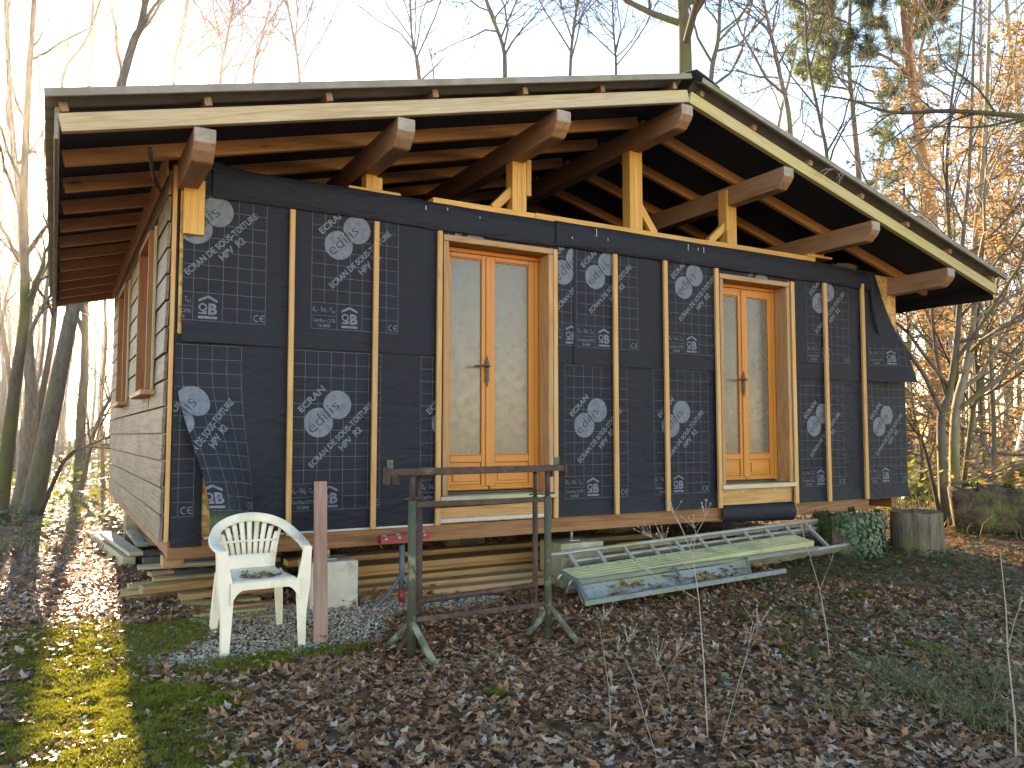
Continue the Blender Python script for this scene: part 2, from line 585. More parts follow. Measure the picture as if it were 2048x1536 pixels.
# --- floor frame
bxo('rim_beam', -0.015, 6.885, 0.004, 0.074, -0.122, -0.004, W_RIM, cabin)
bxo('rim_beam', 0.0, 0.07, 0.078, YB, -0.122, -0.004, W_RIM, cabin)
bxo('rim_beam', XR - 0.07, XR, 0.078, YB, -0.122, -0.004, W_RIM, cabin)
bxo('rim_beam', 0.075, XR - 0.075, YB - 0.07, YB, -0.122, -0.004, W_RIM, cabin)
for k in range(7):
    bxo('floor_joist', 0.08, XR - 0.08, 0.62 + k * 0.66, 0.68 + k * 0.66, -0.118, -0.006, W_RIM, cabin)
bxo('floor_deck', 0.01, XR - 0.01, 0.02, YB - 0.02, 0.0, 0.022, OSB, cabin)
bxo('sole_plate', 0.012, 1.89, 0.004, 0.10, 0.024, 0.075, W_NEW, cabin)

# --- wall panels
D1 = (1.905, 2.840, 0.16, 2.185)       # openings of the two doors
D2 = (4.752, 5.645, 0.16, 2.185)
for a, b in ((0.012, D1[0] - 0.002), (D1[1] + 0.002, D2[0] - 0.002), (D2[1] + 0.002, XR)):
    bxo('osb_panel', a, b, 0.006, 0.13, 0.076 if a < 1 else 0.024, 2.425, OSB, cabin, 0.002)
for d in (D1, D2):
    bxo('osb_panel', d[0], d[1], 0.006, 0.13, d[3] + 0.004, 2.425, OSB, cabin, 0.002)
    bxo('osb_panel', d[0], d[1], 0.006, 0.13, 0.024, d[2] - 0.004, OSB, cabin, 0.002)
bxo('side_wall', 0.006, 0.12, 0.135, YB - 0.13, 0.024, 2.425, OSB, cabin, 0.002)
bxo('side_wall', XR - 0.12, XR - 0.002, 0.135, YB - 0.13, 0.024, 2.40, MEMB, cabin, 0.002)
V = [(0.01, 0.024), (XR, 0.024), (XR, zb(XR) - 0.02), (RX, RZ - 0.02), (0.01, zb(0.01) - 0.02)]
mb = MB()
mb.add([(x, y, z) for y in (YB - 0.12, YB) for x, z in V],
       [(4, 3, 2, 1, 0), (5, 6, 7, 8, 9)] + [(i, (i + 1) % 5, 5 + (i + 1) % 5, 5 + i) for i in range(5)])
mb.build('back_wall', UNDERLAY, cabin)

# --- wall plate pieces, posts, braces in the open gable
for a, b, z in ((1.135, 1.535, 2.428), (1.80, 2.715, 2.440), (2.718, 4.60, 2.446), (4.603, 6.10, 2.452), (5.98, 6.36, 2.505)):
    bxo('wall_plate', a, b, -0.030, 0.115, z, z + (0.05 if z < 2.5 else 0.022), W_POST, cabin)
bxo('wall_plate', 0.20, 7.1, 0.012, 0.10, 2.427, 2.4275 + 0.012, W_POST, cabin)


def post(x0, x1, z0, tops, yf=0.0):
    n = len(tops)
    w = (x1 - x0) / n
    for i, zt in enumerate(tops):
        bxo('post_stud', x0 + i * w + 0.0008, x0 + (i + 1) * w - 0.0008, yf + 0.004 * ((i * 7) % 3), yf + 0.11, z0, zt, W_POST, cabin)


def pb(x):
    return zb(x) - 0.185


post(1.275, 1.405, 2.480, (pb(1.33) + 0.12, pb(1.33), pb(1.33) - 0.03))
post(2.515, 2.655, 2.492, (pb(2.58), pb(2.58), pb(2.58) + 0.0), 0.0)
bxo('post_stud', 2.657, 2.70, 0.006, 0.10, 2.64, pb(2.58) + 0.02, W_POST, cabin)
post(3.72, 3.87, 2.498, (pb(3.79) - 0.002,) * 3)
post(4.885, 5.03, 2.504, (pb(4.95) + 0.13, pb(4.95) + 0.06, pb(4.95) - 0.004))
bxo('post_stud', 4.875, 4.935, -0.022, -0.002, 2.504, 2.64, W_POST, cabin)
post(6.10, 6.28, 2.529, (pb(6.17) + 0.0,) * 3)
for a, b in (((2.36, 2.50), (2.56, 2.70)), ((3.85, 2.74), (4.03, 2.50)), ((4.70, 2.51), (4.92, 2.70))):
    beam('brace', (a[0], 0.05, a[1]), (b[0], 0.05, b[1]), 0.07, 0.05, W_POST, cabin, up=(0, 1, 0))

# --- purlins with their chamfered noses
PX = (0.05, 1.31, 2.565, 3.78, 4.97, 6.165, 7.365)
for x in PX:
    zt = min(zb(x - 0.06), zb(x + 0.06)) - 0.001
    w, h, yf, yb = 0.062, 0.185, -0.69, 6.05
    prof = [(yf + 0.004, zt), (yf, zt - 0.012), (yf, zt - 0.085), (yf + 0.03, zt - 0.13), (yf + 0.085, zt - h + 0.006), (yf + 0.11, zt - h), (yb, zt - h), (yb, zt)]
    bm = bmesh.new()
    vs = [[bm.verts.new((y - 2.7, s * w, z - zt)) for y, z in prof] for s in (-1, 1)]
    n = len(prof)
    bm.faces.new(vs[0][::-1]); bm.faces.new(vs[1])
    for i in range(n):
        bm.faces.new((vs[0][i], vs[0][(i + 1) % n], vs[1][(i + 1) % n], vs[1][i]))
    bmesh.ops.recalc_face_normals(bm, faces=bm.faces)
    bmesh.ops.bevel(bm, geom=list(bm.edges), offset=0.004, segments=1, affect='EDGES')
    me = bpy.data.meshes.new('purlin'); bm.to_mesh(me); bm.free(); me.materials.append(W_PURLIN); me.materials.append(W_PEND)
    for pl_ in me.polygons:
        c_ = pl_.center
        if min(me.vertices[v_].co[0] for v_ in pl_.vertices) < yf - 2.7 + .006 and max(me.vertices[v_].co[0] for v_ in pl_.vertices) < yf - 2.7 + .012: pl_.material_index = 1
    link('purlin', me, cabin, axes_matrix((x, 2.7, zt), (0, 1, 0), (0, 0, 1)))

# --- rafters, barge boards
RAF = 0.095
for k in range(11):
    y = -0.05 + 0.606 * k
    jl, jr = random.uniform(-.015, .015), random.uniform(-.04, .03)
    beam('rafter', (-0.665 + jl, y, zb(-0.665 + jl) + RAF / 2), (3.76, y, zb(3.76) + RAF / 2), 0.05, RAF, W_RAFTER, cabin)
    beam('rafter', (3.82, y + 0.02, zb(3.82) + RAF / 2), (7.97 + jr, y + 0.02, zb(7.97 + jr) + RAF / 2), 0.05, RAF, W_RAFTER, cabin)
for y in (-0.675, 6.08):
    beam('barge_board', (-0.69, y, zb(-0.69) + 0.05), (RX - 0.005, y, zb(RX) + 0.05), 0.05, 0.10, W_BARGE, cabin)
    beam('barge_board', (RX + 0.015, y, zb(RX) + 0.046), (8.165, y, zb(8.165) + 0.05), 0.05, 0.10, W_BARGE_G, cabin)
bxo('fascia_board', -0.715, -0.692, -0.70, 6.10, 2.255, 2.43, W_FASCIA, cabin)

# --- underlay, roof battens, corrugated sheets, ridge cap
def slope_slab(name, xa, xb, ya, yb, off, th, mat):
    mb = MB()
    mb.add([(x, y, zb(x) + off + dz) for dz in (0, th) for y in (ya, yb) for x in (xa, xb)],
           [(0, 2, 3, 1), (4, 5, 7, 6), (0, 1, 5, 4), (2, 6, 7, 3), (0, 4, 6, 2), (1, 3, 7, 5)])
    return mb.build(name, mat, cabin)


slope_slab('roof_underlay', -0.69, RX - 0.002, -0.652, 6.1, 0.097, 0.006, UNDERLAY)
slope_slab('roof_underlay', RX + 0.002, 8.19, -0.652, 6.1, 0.097, 0.006, UNDERLAY)
mb = MB()
n = 60
for i in range(n + 1):
    y = -0.64 + 6.7 * i / n
    w = 0.02 * mnoise.noise((y * 1.7, 0.3, 0.0))
    for dz, dx in ((0.10, 0.0), (0.03, 0.012), (-0.045, 0.004 + w)):
        mb.V.append(Vector((8.192 + dx, y, zb(8.19) + dz + 0.01 * mnoise.noise((y * 2.1, 5.3, dz * 9)))))
mb.F = [(i * 3 + j, i * 3 + j + 1, i * 3 + j + 4, i * 3 + j + 3) for i in range(n) for j in range(2)]
mb.build('underlay_edge', UNDERLAY, cabin)
for x in (-0.64, 0.09, 0.81, 1.54, 2.25, 2.95, 3.66, 3.90, 4.51, 5.21, 5.93, 6.60, 7.29, 8.05):
    s = 0.248 if x < RX else -0.277
    up = Vector((-s, 0, 1)).normalized()
    beam('roof_batten', Vector((x, -0.705 + random.uniform(-.012, .012), zb(x))) + up * 0.133, Vector((x, 6.1, zb(x))) + up * 0.133, 0.042, 0.052, W_BLOCK, cabin, up=up)


def corrugated(xa, xb):
    ys = np.arange(-0.775, 6.2, 0.022)
    mb = MB()
    for dz in (0.0, 0.008):
        for x in (xa, xb):
            for y in ys:
                ph = 2 * math.pi * (y + 0.775) / 0.177
                mb.V.append(Vector((x, y, zb(x) + 0.186 - 0.024 * math.cos(ph) + dz)))
    n = len(ys)
    for i in range(n - 1):
        mb.F.append((i, i + 1, n + i + 1, n + i))
        mb.F.append((2 * n + i, 3 * n + i, 3 * n + i + 1, 2 * n + i + 1))
        mb.F.append((i, 2 * n + i, 2 * n + i + 1, i + 1))
        mb.F.append((n + i, n + i + 1, 3 * n + i + 1, 3 * n + i))
    mb.F += [(0, n, 3 * n, 2 * n), (n - 1, 3 * n - 1, 4 * n - 1, 2 * n - 1)]
    return auto_smooth(mb.build('roof_sheet', ROOFSHEET, cabin), 50)


for xa, xb in ((-0.765, 3.745), (3.86, 8.225)):
    beam('verge_trim', (xa, -0.783, zb(xa) + 0.186), (xb, -0.783, zb(xb) + 0.186), 0.012, 0.046, ROOFSHEET, cabin)
corrugated(-0.765, 3.745)
corrugated(3.86, 8.225)
mb = MB()
capy = [(-0.80, 0.0), (6.2, 0.0)]
prof = [(3.66, zb(3.66) + 0.216), (3.69, zb(3.69) + 0.225), (RX, RZ + 0.238), (3.97, zb(3.97) + 0.225), (4.04, zb(4.04) + 0.208)]
for y in (-0.80, 6.2):
    for dz in (0, -0.008):
        mb.V += [Vector((x, y, z + dz)) for x, z in prof]
k = 5
for i in range(4):
    mb.F += [(i, i + 1, 2 * k + i + 1, 2 * k + i), (k + i, 3 * k + i, 3 * k + i + 1, k + i + 1), (i, k + i, k + i + 1, i + 1), (2 * k + i, 2 * k + i + 1, 3 * k + i + 1, 3 * k + i)]
mb.F += [(0, 2 * k, 3 * k, k), (k - 1, 2 * k - 1, 4 * k - 1, 3 * k - 1)]
mb.build('ridge_cap', ROOFMETAL, cabin)

# --- left side wall: lapped weathered boards, two deep window boxes
WINS = ((0.60, 1.40), (2.86, 3.68))
WZ0, WZ1 = onX(302, 790, -0.10).z, 2.13
PITCHB = 0.1725
i = 0
z = -0.005
while z < 2.40:
    h = min(PITCHB - 0.011, 2.47 - z)
    if z + h * 0.45 > WZ0 and z < WZ1 + 0.03:
        segs = [(0.006, WINS[0][0] - 0.012), (WINS[0][1] + 0.012, WINS[1][0] - 0.012), (WINS[1][1] + 0.012, YB)]
    else:
        c = (2.3, 1.1, 3.4, 1.7, 2.9, 0.9)[i % 6]
        segs = [(0.006, c - 0.003), (c + 0.003, YB)]
    for a, b in segs:
        a2, b2 = a + random.uniform(0, .006), b
        Mx = axes_matrix((-0.053 + random.uniform(-.002, .002), (a2 + b2) / 2, z + h / 2), (0, 1, 0), (0, 0, 1)) @ Matrix.Rotation(R(2.2 + random.uniform(-.5, .5)), 4, 'X')
        link('cladding_board', box_mesh(b2 - a2, 0.020, h, W_GREY, 0.002), cabin, Mx)
    z += PITCHB
    i += 1
bxo('cladding_backing', -0.0385, -0.0365, 0.03, YB, 0.0, 2.44, W_WIN, cabin, 0)
bxo('corner_batten', -0.036, -0.008, 0.002, 0.04, -0.01, 2.44, W_BATTEN, cabin)
mbm = MB().box(-0.006, 0.004, 0.008, YB, 0.0, 2.45)
mbm.build('side_membrane', MEMB, cabin)
for k in range(8):
    bxo('counter_batten', -0.034, -0.009, 0.35 + k * 0.68, 0.39 + k * 0.68, 0.0, 2.42, W_BATTEN, cabin)
bxo('eave_trim', -0.085, -0.066, 0.0, YB, 2.36, 2.52, W_CASE, cabin)
for (ya, yb) in WINS:
    xo = -0.118
    wf = bxo('window', xo, -0.03, ya, ya + 0.032, WZ0 + 0.05, WZ1, W_WIN, cabin)
    bxo('casing_board', xo, -0.03, yb - 0.032, yb, WZ0 + 0.05, WZ1, W_WIN, wf)
    bxo('casing_board', xo, -0.03, ya + 0.033, yb - 0.033, WZ1 - 0.032, WZ1, W_WIN, wf)
    bxo('sill', xo - 0.035, -0.03, ya - 0.05, yb + 0.05, WZ0 + 0.012, WZ0 + 0.048, W_CASE, wf)
    bxo('sash', -0.045, -0.02, ya + 0.034, ya + 0.09, WZ0 + 0.06, WZ1 - 0.034, DOOR, wf)
    bxo('sash', -0.045, -0.02, yb - 0.09, yb - 0.034, WZ0 + 0.06, WZ1 - 0.034, DOOR, wf)
    bxo('sash', -0.045, -0.02, ya + 0.092, yb - 0.092, WZ1 - 0.10, WZ1 - 0.034, DOOR, wf)
    bxo('sash', -0.045, -0.02, ya + 0.092, yb - 0.092, WZ0 + 0.06, WZ0 + 0.12, DOOR, wf)
    bxo('pane', -0.036, -0.029, ya + 0.092, yb - 0.092, WZ0 + 0.122, WZ1 - 0.102, GLASS, wf, 0)
    bxo('edge_trim', -0.085, -0.066, ya - 0.030, ya - 0.003, WZ0 + 0.05, WZ1 + 0.03, W_PALE, wf)
tube('cable_conduit', [onX(300, 296, -0.22), onX(303, 330, -0.20), onX(306, 350, -0.17), onX(312, 368, -0.13), onX(322, 382, -0.10)], 0.012, PIPE, cabin)


# --- doors
def poly_prism(name, pts, y0, y1, mat, parent):
    """outline in the XZ plane given thickness along Y"""
    n = len(pts)
    mb = MB()
    mb.add([(x, y0, z) for x, z in pts] + [(x, y1, z) for x, z in pts],
           [tuple(range(n)), tuple(range(2 * n - 1, n - 1, -1))] + [(i, n + i, n + (i + 1) % n, (i + 1) % n) for i in range(n)])
    return mb.build(name, mat, parent)


def make_door(x0, x1, zs, zl, split, zt_glass, zb_glass, handle):
    """x0,x1 outer faces of the casing; zs top of sill; zl top of lintel"""
    yf, yk = -0.058, 0.10
    d = bxo('door', x0 + 0.043, x1 - 0.043, yk - 0.002, yk + 0.05, zl - 0.083, zl - 0.050, DOOR, cabin)     # head of the fixed frame
    bxo('casing_board', x0, x0 + 0.042, yf, yk, zs, zl - 0.049, W_CASE, d)
    bxo('casing_board', x1 - 0.042, x1, yf, yk, zs, zl - 0.049, W_CASE, d)
    bxo('casing_board', x0, x1, yf - 0.004, yk, zl - 0.047, zl, W_CASE, d)
    bxo('sill', x0 - 0.02, x1 + 0.03, yf - 0.025, yk, zs - 0.042, zs - 0.002, W_SILL, d)
    a, b = x0 + 0.043, x1 - 0.043
    bxo('frame_jamb', a, a + 0.034, yk, yk + 0.05, zs, zl - 0.085, DOOR, d)
    bxo('frame_jamb', b - 0.034, b, yk, yk + 0.05, zs, zl - 0.085, DOOR, d)
    bxo('threshold', a + 0.035, b - 0.035, yk - 0.02, yk + 0.05, zs, zs + 0.02, IRON, d)
    yl0, yl1 = yk + 0.006, yk + 0.044
    zt, z0 = zl - 0.086, zs + 0.024
    for (la, lb, side) in ((a + 0.035, split - 0.003, 0), (split + 0.003, b - 0.035, 1)):
        st = 0.058
        lf = bxo('door_leaf', la, la + st, yl0, yl1, z0, zt, DOOR, d)
        bxo('stile', lb - st, lb, yl0, yl1, z0, zt, DOOR, d)
        bxo('rail', la + st + .001, lb - st - .001, yl0, yl1, zt_glass, zt, DOOR, d)
        bxo('rail', la + st + .001, lb - st - .001, yl0, yl1, zb_glass - 0.055, zb_glass, DOOR, d)
        bxo('rail', la + st + .001, lb - st - .001, yl0, yl1, z0, z0 + 0.045, DOOR, d)
        bxo('rain_bar', la + .004, lb - .004, yl0 - 0.018, yl0 - 0.001, z0 + 0.006, z0 + 0.030, DOOR, d, 0.005)
        bxo('panel', la + st + .001, lb - st - .001, yl0 + 0.014, yl1 - 0.01, z0 + 0.046, zb_glass - 0.056, DOOR, d)
        bxo('panel_field', la + st + .028, lb - st - .028, yl0 + 0.004, yl0 + 0.013, z0 + 0.072, zb_glass - 0.082, DOOR, d, 0.006)
        bxo('pane', la + st + .001, lb - st - .001, yl0 + 0.018, yl0 + 0.026, zb_glass + .001, zt_glass - .001, GLASS, d, 0)
        for zz in (zb_glass, zt_glass - 0.012):
            bxo('glazing_bead', la + st + .001, lb - st - .001, yl0 + 0.008, yl0 + 0.017, zz + .001, zz + 0.011, DOOR, d)
    bxo('meeting_bead', split - 0.026, split + 0.014, yl0 - 0.012, yl0 - 0.001, z0 + 0.035, zt - 0.01, DOOR, d, 0.004)
    hx, hz = handle
    y = yl0 - 0.013
    P = [(0, .118), (.008, .10), (.004, .09), (.014, .08), (.019, .06), (.014, .04), (.016, .0), (.014, -.05), (.019, -.075), (.014, -.09), (.004, -.10), (.008, -.115), (0, -.13)]
    pts = [(hx + x, hz + q) for x, q in P] + [(hx - x, hz + q) for x, q in P[-2:0:-1]]
    pl = poly_prism('handle_plate', pts[::-1], y - 0.006, y, IRON, d)
    V, F = tube_arrays([(hx, y, hz + .035), (hx, y - 0.045, hz + .035), (hx - 0.02, y - 0.052, hz + .035), (hx - 0.075, y - 0.05, hz + .036), (hx - 0.125, y - 0.046, hz + .030), (hx - 0.135, y - 0.046, hz + .024)], [.009, .008, .008, .007, .006, .004], 8)
    link('handle', mesh_py('handle', V, F, IRON, True), d)
    return d


dr1 = make_door(1.880, 2.868, 0.212, 2.206, 2.353, 2.085, 0.512, (2.333, 1.185))
dr2 = make_door(4.728, 5.668, 0.212, 2.192, 5.186, 2.035, 0.490, (5.17, 1.175))
bxo('apron_board', 1.872, 2.832, -0.006, 0.003, 0.014, 0.166, W_NEW, cabin)
bxo('apron_stub', 2.84, 2.868, -0.03, 0.003, 0.016, 0.166, W_CASE, cabin)
bxo('apron_board', 4.722, 5.688, -0.012, 0.003, 0.018, 0.167, W_NEW, cabin)
for x in (5.0, 5.43):
    bxo('sill_clip', x, x + 0.014, -0.018, -0.013, 0.125, 0.168, GALV, cabin, 0)

# --- membrane sheets with their print
_txt = {}


def text_mesh(body, bold=0.0):
    """letters of the built-in font as flat triangles, x from 0, baseline at 0"""
    k = (body, bold)
    if k in _txt:
        return _txt[k]
    cu = bpy.data.curves.new('t', 'FONT')
    cu.body = body
    cu.size = 1.0
    cu.resolution_u = 3
    cu.offset = bold
    cu.fill_mode = 'FRONT'
    ob = bpy.data.objects.new('t', cu)
    COL.objects.link(ob)
    dg = bpy.context.evaluated_depsgraph_get()
    me = bpy.data.meshes.new_from_object(ob.evaluated_get(dg))
    me.calc_loop_triangles()
    V = np.array([v.co[:2] for v in me.vertices])
    T = np.array([t.vertices[:] for t in me.loop_triangles])
    V[:, 0] -= V[:, 0].min()
    bpy.data.objects.remove(ob)
    bpy.data.meshes.remove(me)
    bpy.data.curves.remove(cu)
    _txt[k] = (V, T)
    return V, T


class Flat:
    def __init__(s):
        s.V, s.T = [], []

    def add(s, V, T):
        b = len(s.V)
        s.V += [tuple(v) for v in V]
        s.T += [tuple(int(i) + b for i in t) for t in T]

    def quad(s, x0, y0, x1, y1):
        s.add([(x0, y0), (x1, y0), (x1, y1), (x0, y1)], [(0, 1, 2), (0, 2, 3)])

    def poly(s, P):
        s.add(P, [(0, i, i + 1) for i in range(1, len(P) - 1)])

    def text(s, body, x, y, length, cap, ang=0.0, bold=0.0):
        V, T = text_mesh(body, bold)
        w = V[:, 0].max()
        V = V * np.array([length / w, cap / 0.69])
        c, sn = math.cos(ang), math.sin(ang)
        V = np.stack([x + V[:, 0] * c - V[:, 1] * sn, y + V[:, 0] * sn + V[:, 1] * c], 1)
        s.add(V, T)

    def disc(s, cx, cy, r, n=40):
        V = [(cx, cy)]
        for q in (0.35, 0.7, 1.0):
            V += [(cx + r * q * math.cos(2 * math.pi * i / n), cy + r * q * math.sin(2 * math.pi * i / n)) for i in range(n)]
        T = [(0, 1 + i, 1 + (i + 1) % n) for i in range(n)]
        for k in (0, 1):
            a, b = 1 + k * n, 1 + (k + 1) * n
            for i in range(n):
                j = (i + 1) % n
                T += [(a + i, b + i, b + j), (a + i, b + j, a + j)]
        s.add(V, T)


CELL = 0.0925
ROWS, COLS = 12, 7


def block_shapes():
    g = Flat()
    h = 0.0115
    def hl(r, c0, c1):
        for c in range(c0, c1): g.quad(c, r - h, c + 1, r + h)
    def vl(c, r0, r1):
        for r in range(r0, r1): g.quad(c - h, r, c + h, r + 1)
    hl(0, 0, 7); hl(1, 0, 2); hl(1, 4, 7)
    for r in range(2, ROWS + 1): hl(r, 0, 7)
    vl(0, 0, ROWS); vl(7, 0, ROWS); vl(2, 0, ROWS); vl(4, 0, ROWS); vl(5, 0, ROWS); vl(6, 0, ROWS)
    vl(1, 2, ROWS); vl(3, 2, ROWS)
    g.disc(2.08, 6.58, 1.12)
    g.disc(3.52, 7.95, 1.10)
    A = R(45)
    g.text('ECRAN', 0.78, 7.30, 2.55, 0.47, A, 0.028)
    g.text('ECRAN DE SOUS-TOITURE', 1.62, 3.15, 6.75, 0.43, A, 0.028)
    g.text('HPV  R2', 3.95, 4.42, 2.25, 0.47, A, 0.028)
    g.text('E', 0.12, 1.32, 0.20, 0.34); g.text('1', 0.36, 1.22, 0.05, 0.2)
    g.text('- Sd', 0.50, 1.32, 0.58, 0.34); g.text('1', 1.11, 1.22, 0.05, 0.2)
    g.text('- T', 1.25, 1.32, 0.36, 0.34); g.text('R2', 1.62, 1.24, 0.25, 0.2)
    g.text('Certificat CSTB', 0.14, 0.52, 1.72, 0.25, 0, 0.008)
    g.text('15-003', 0.55, 0.14, 0.9, 0.22, 0, 0.02)
    # QB quality mark: roof chevron, letters, two bars
    g.poly([(2.36, 1.52), (3.0, 1.84), (3.64, 1.52), (3.64, 1.34), (3.0, 1.64), (2.36, 1.34)])
    g.T = g.T[:-4] + [tuple(len(g.V) - 6 + i for i in t) for t in ((0, 1, 4), (0, 4, 5), (1, 2, 3), (1, 3, 4))]
    g.text('Q', 2.36, 0.72, 0.60, 0.52, 0, 0.03)
    g.text('B', 3.03, 0.50, 0.60, 0.74, 0, 0.04)
    g.quad(2.38, 0.48, 2.94, 0.60)
    g.quad(2.36, 0.16, 3.64, 0.34)
    # CE mark
    for cx, arms in ((6.42, False), (6.86, True)):
        P = []
        for k in range(13):
            a = R(70 + 220 * k / 12)
            P.append((a, 0.26))
        for k in range(12):
            a0, a1 = P[k][0], P[k + 1][0]
            q = [(cx + r * math.cos(a), 0.42 + r * math.sin(a)) for a, r in ((a0, .26), (a1, .26), (a1, .19), (a0, .19))]
            g.add(q, [(0, 1, 2), (0, 2, 3)])
        if arms: g.quad(cx - 0.2, 0.39, cx + 0.04, 0.455)
    d = Flat()
    V, T = text_mesh('edilis', -0.008)
    d.text('edilis', 1.62, 5.72, 2.95, 0.88, R(44), -0.012)
    # the seam where the two discs meet
    n = 16
    for k in range(n):
        q = []
        for j, r in ((k, 1.13), (k + 1, 1.13), (k + 1, 1.075), (k, 1.075)):
            a = R(180 + 8 + 74 * j / n)
            q.append((3.52 + r * math.cos(a), 7.95 + r * math.sin(a)))
        d.add(q, [(0, 1, 2), (0, 2, 3)])
    return g, d


BLK_G, BLK_D = block_shapes()


def clip_flat(f, x, z, planes, maxlen=0.10):
    bm = bmesh.new()
    vs = [bm.verts.new((x + a * CELL, 0, z + b * CELL)) for a, b in f.V]
    for t in f.T:
        try: bm.faces.new([vs[i] for i in t])
        except ValueError: pass
    for co, no in planes:
        bmesh.ops.bisect_plane(bm, geom=list(bm.verts) + list(bm.edges) + list(bm.faces), plane_co=co, plane_no=no, clear_outer=True)
    bm.verts.index_update()
    V = [v.co.copy() for v in bm.verts]
    F = [tuple(v.index for v in fc.verts) for fc in bm.faces]
    bm.free()
    return V, F


def make_sheet(x0, x1, z0, z1, blocks, yoff, fn=None, seed=0, extra=(), algae=None, res=0.045, waves=0.013):
    """one length of roofing membrane; fn bends the flat sheet (x,z)->(x,y,z)"""
    def base(x, z):
        w = waves * (0.5 + 0.5 * mnoise.noise((x * 1.6 + seed, z * 1.3, seed * 3.7)))
        y = yoff - w
        if fn:
            return fn(x, y, z)
        return Vector((x, y, z))
    nx, nz = max(2, int((x1 - x0) / res)), max(2, int((z1 - z0) / res))
    bm = bmesh.new()
    g = [[bm.verts.new((x0 + (x1 - x0) * i / nx, 0, z0 + (z1 - z0) * j / nz)) for i in range(nx + 1)] for j in range(nz + 1)]
    for j in range(nz):
        for i in range(nx):
            bm.faces.new((g[j][i], g[j][i + 1], g[j + 1][i + 1], g[j + 1][i]))
    for co, no in extra:
        bmesh.ops.bisect_plane(bm, geom=list(bm.verts) + list(bm.edges) + list(bm.faces), plane_co=co, plane_no=no, clear_outer=True)
    lay = bm.verts.layers.float.new('algae') if algae else None
    for v in bm.verts:
        x, z = v.co.x, v.co.z
        if algae: v[lay] = algae(x, z)
        v.co = base(x, z)
    me = bpy.data.meshes.new('membrane_sheet')
    bm.to_mesh(me)
    bm.free()
    me.materials.append(MEMB)
    me.polygons.foreach_set('use_smooth', [True] * len(me.polygons))
    sh = link('membrane_sheet', me, cabin)
    planes = [((x0 + .002, 0, 0), (-1, 0, 0)), ((x1 - .002, 0, 0), (1, 0, 0)), ((0, 0, z0 + .002), (0, 0, -1)), ((0, 0, z1 - .002), (0, 0, 1))] + list(extra)
    e = 0.01
    for bx_, bz_, *zm in blocks:
        for f, off, mat, nm in ((BLK_G, 0.0022, PRINT, 'print'), (BLK_D, 0.0036, PRINT_D, 'lettering')):
            V, F = clip_flat(f, bx_, bz_, planes + ([((0, 0, zm[0]), (0, 0, 1))] if zm else []))
            if not F: continue
            out = []
            for p in V:
                c = base(p.x, p.z)
                nrm = (base(p.x + e, p.z) - base(p.x - e, p.z)).cross(base(p.x, p.z + e) - base(p.x, p.z - e))
                if nrm.length > 1e-9: nrm.normalize()
                if nrm.y > 0: nrm = -nrm
                out.append(c + nrm * off)
            link(nm, mesh_py(nm, out, F, mat), sh)
    return sh


def smooth01(t):
    t = max(0.0, min(1.0, t))
    return t * t * (3 - 2 * t)


def flap_left(x, y, z):
    # free lower left corner of the sheet lifts off, slides right and rests over the chair back
    a = smooth01((1.12 - z) / 1.05)
    b = smooth01((0.66 - x) / 0.60)
    w = a * b
    bow = math.sin(min(1.0, max(0.0, (0.66 - x) / 0.66)) * math.pi) * a
    return Vector((x + 0.205 * a * b, y - 0.17 * w ** 1.15 - 0.045 * bow, z + 0.045 * w))


def flap_corner(x, y, z):
    # loose right end of the upper sheet bellies outwards
    a = smooth01((x - 6.80) / 0.7)
    b = smooth01((2.2 - z) / 0.9)
    return Vector((x, y - 0.13 * a * b - 0.02 * a, z))


def lift_edge(x, y, z):
    return Vector((x, y - 0.035 * smooth01((1.45 - z) / 0.2) * smooth01((0.75 - x) / 0.7), z))


def bottom_curl(x, y, z):
    return Vector((x, y - 0.02 * smooth01((0.12 - z) / 0.12), z))


def corner_wrap(x, y, z):
    b = smooth01((0.10 - z) / 0.14)
    return Vector((x, y - 0.02 * b - 0.012 * b * math.sin(x * 60 + z * 30), z))


Z2 = 2.44
make_sheet(-0.002, 0.185, -0.045, 1.32, [(-0.515, 0.148)], -0.002, corner_wrap, seed=9)
make_sheet(0.004, 1.872, 0.0, 1.33, [(-0.235, 0.150), (0.751, 0.150), (1.717, 0.150)], -0.006, flap_left, seed=1, algae=lambda x, z: smooth01((0.16 - z) / 0.10) * smooth01((0.62 - x) / 0.1))
make_sheet(0.030, 1.872, 1.275, Z2, [(-0.087, 1.420), (0.876, 1.420), (1.842, 1.420)], -0.016, lift_edge, seed=2)
make_sheet(1.878, 2.88, 2.210, Z2, [(1.842, 1.420)], -0.014, seed=3, waves=0.003)
make_sheet(2.90, 3.105, 1.268, Z2, [(2.795, 1.420)], -0.014, seed=4)
make_sheet(3.090, 4.716, 1.262, Z2, [(3.122, 1.412), (4.115, 1.412)], -0.022, seed=5)
make_sheet(2.90, 4.716, 0.0, 1.33, [(3.010, 0.146), (3.950, 0.146)], -0.006, bottom_curl, seed=6)
make_sheet(4.72, 5.69, 2.196, Z2, [(5.0, 1.420)], -0.014, seed=7, waves=0.003)
make_sheet(5.735, 7.535, 0.0, 1.33, [(5.845, 0.155), (6.875, 0.155)], -0.006, bottom_curl, seed=8)
EDGE = [((7.04, 0, 2.42), Vector((1.09, 0, 0.45)))]
make_sheet(5.735, 7.56, 1.245, Z2, [(5.945, 1.420), (6.905, 1.420, 1.66)], -0.020, flap_corner, seed=11, extra=EDGE)


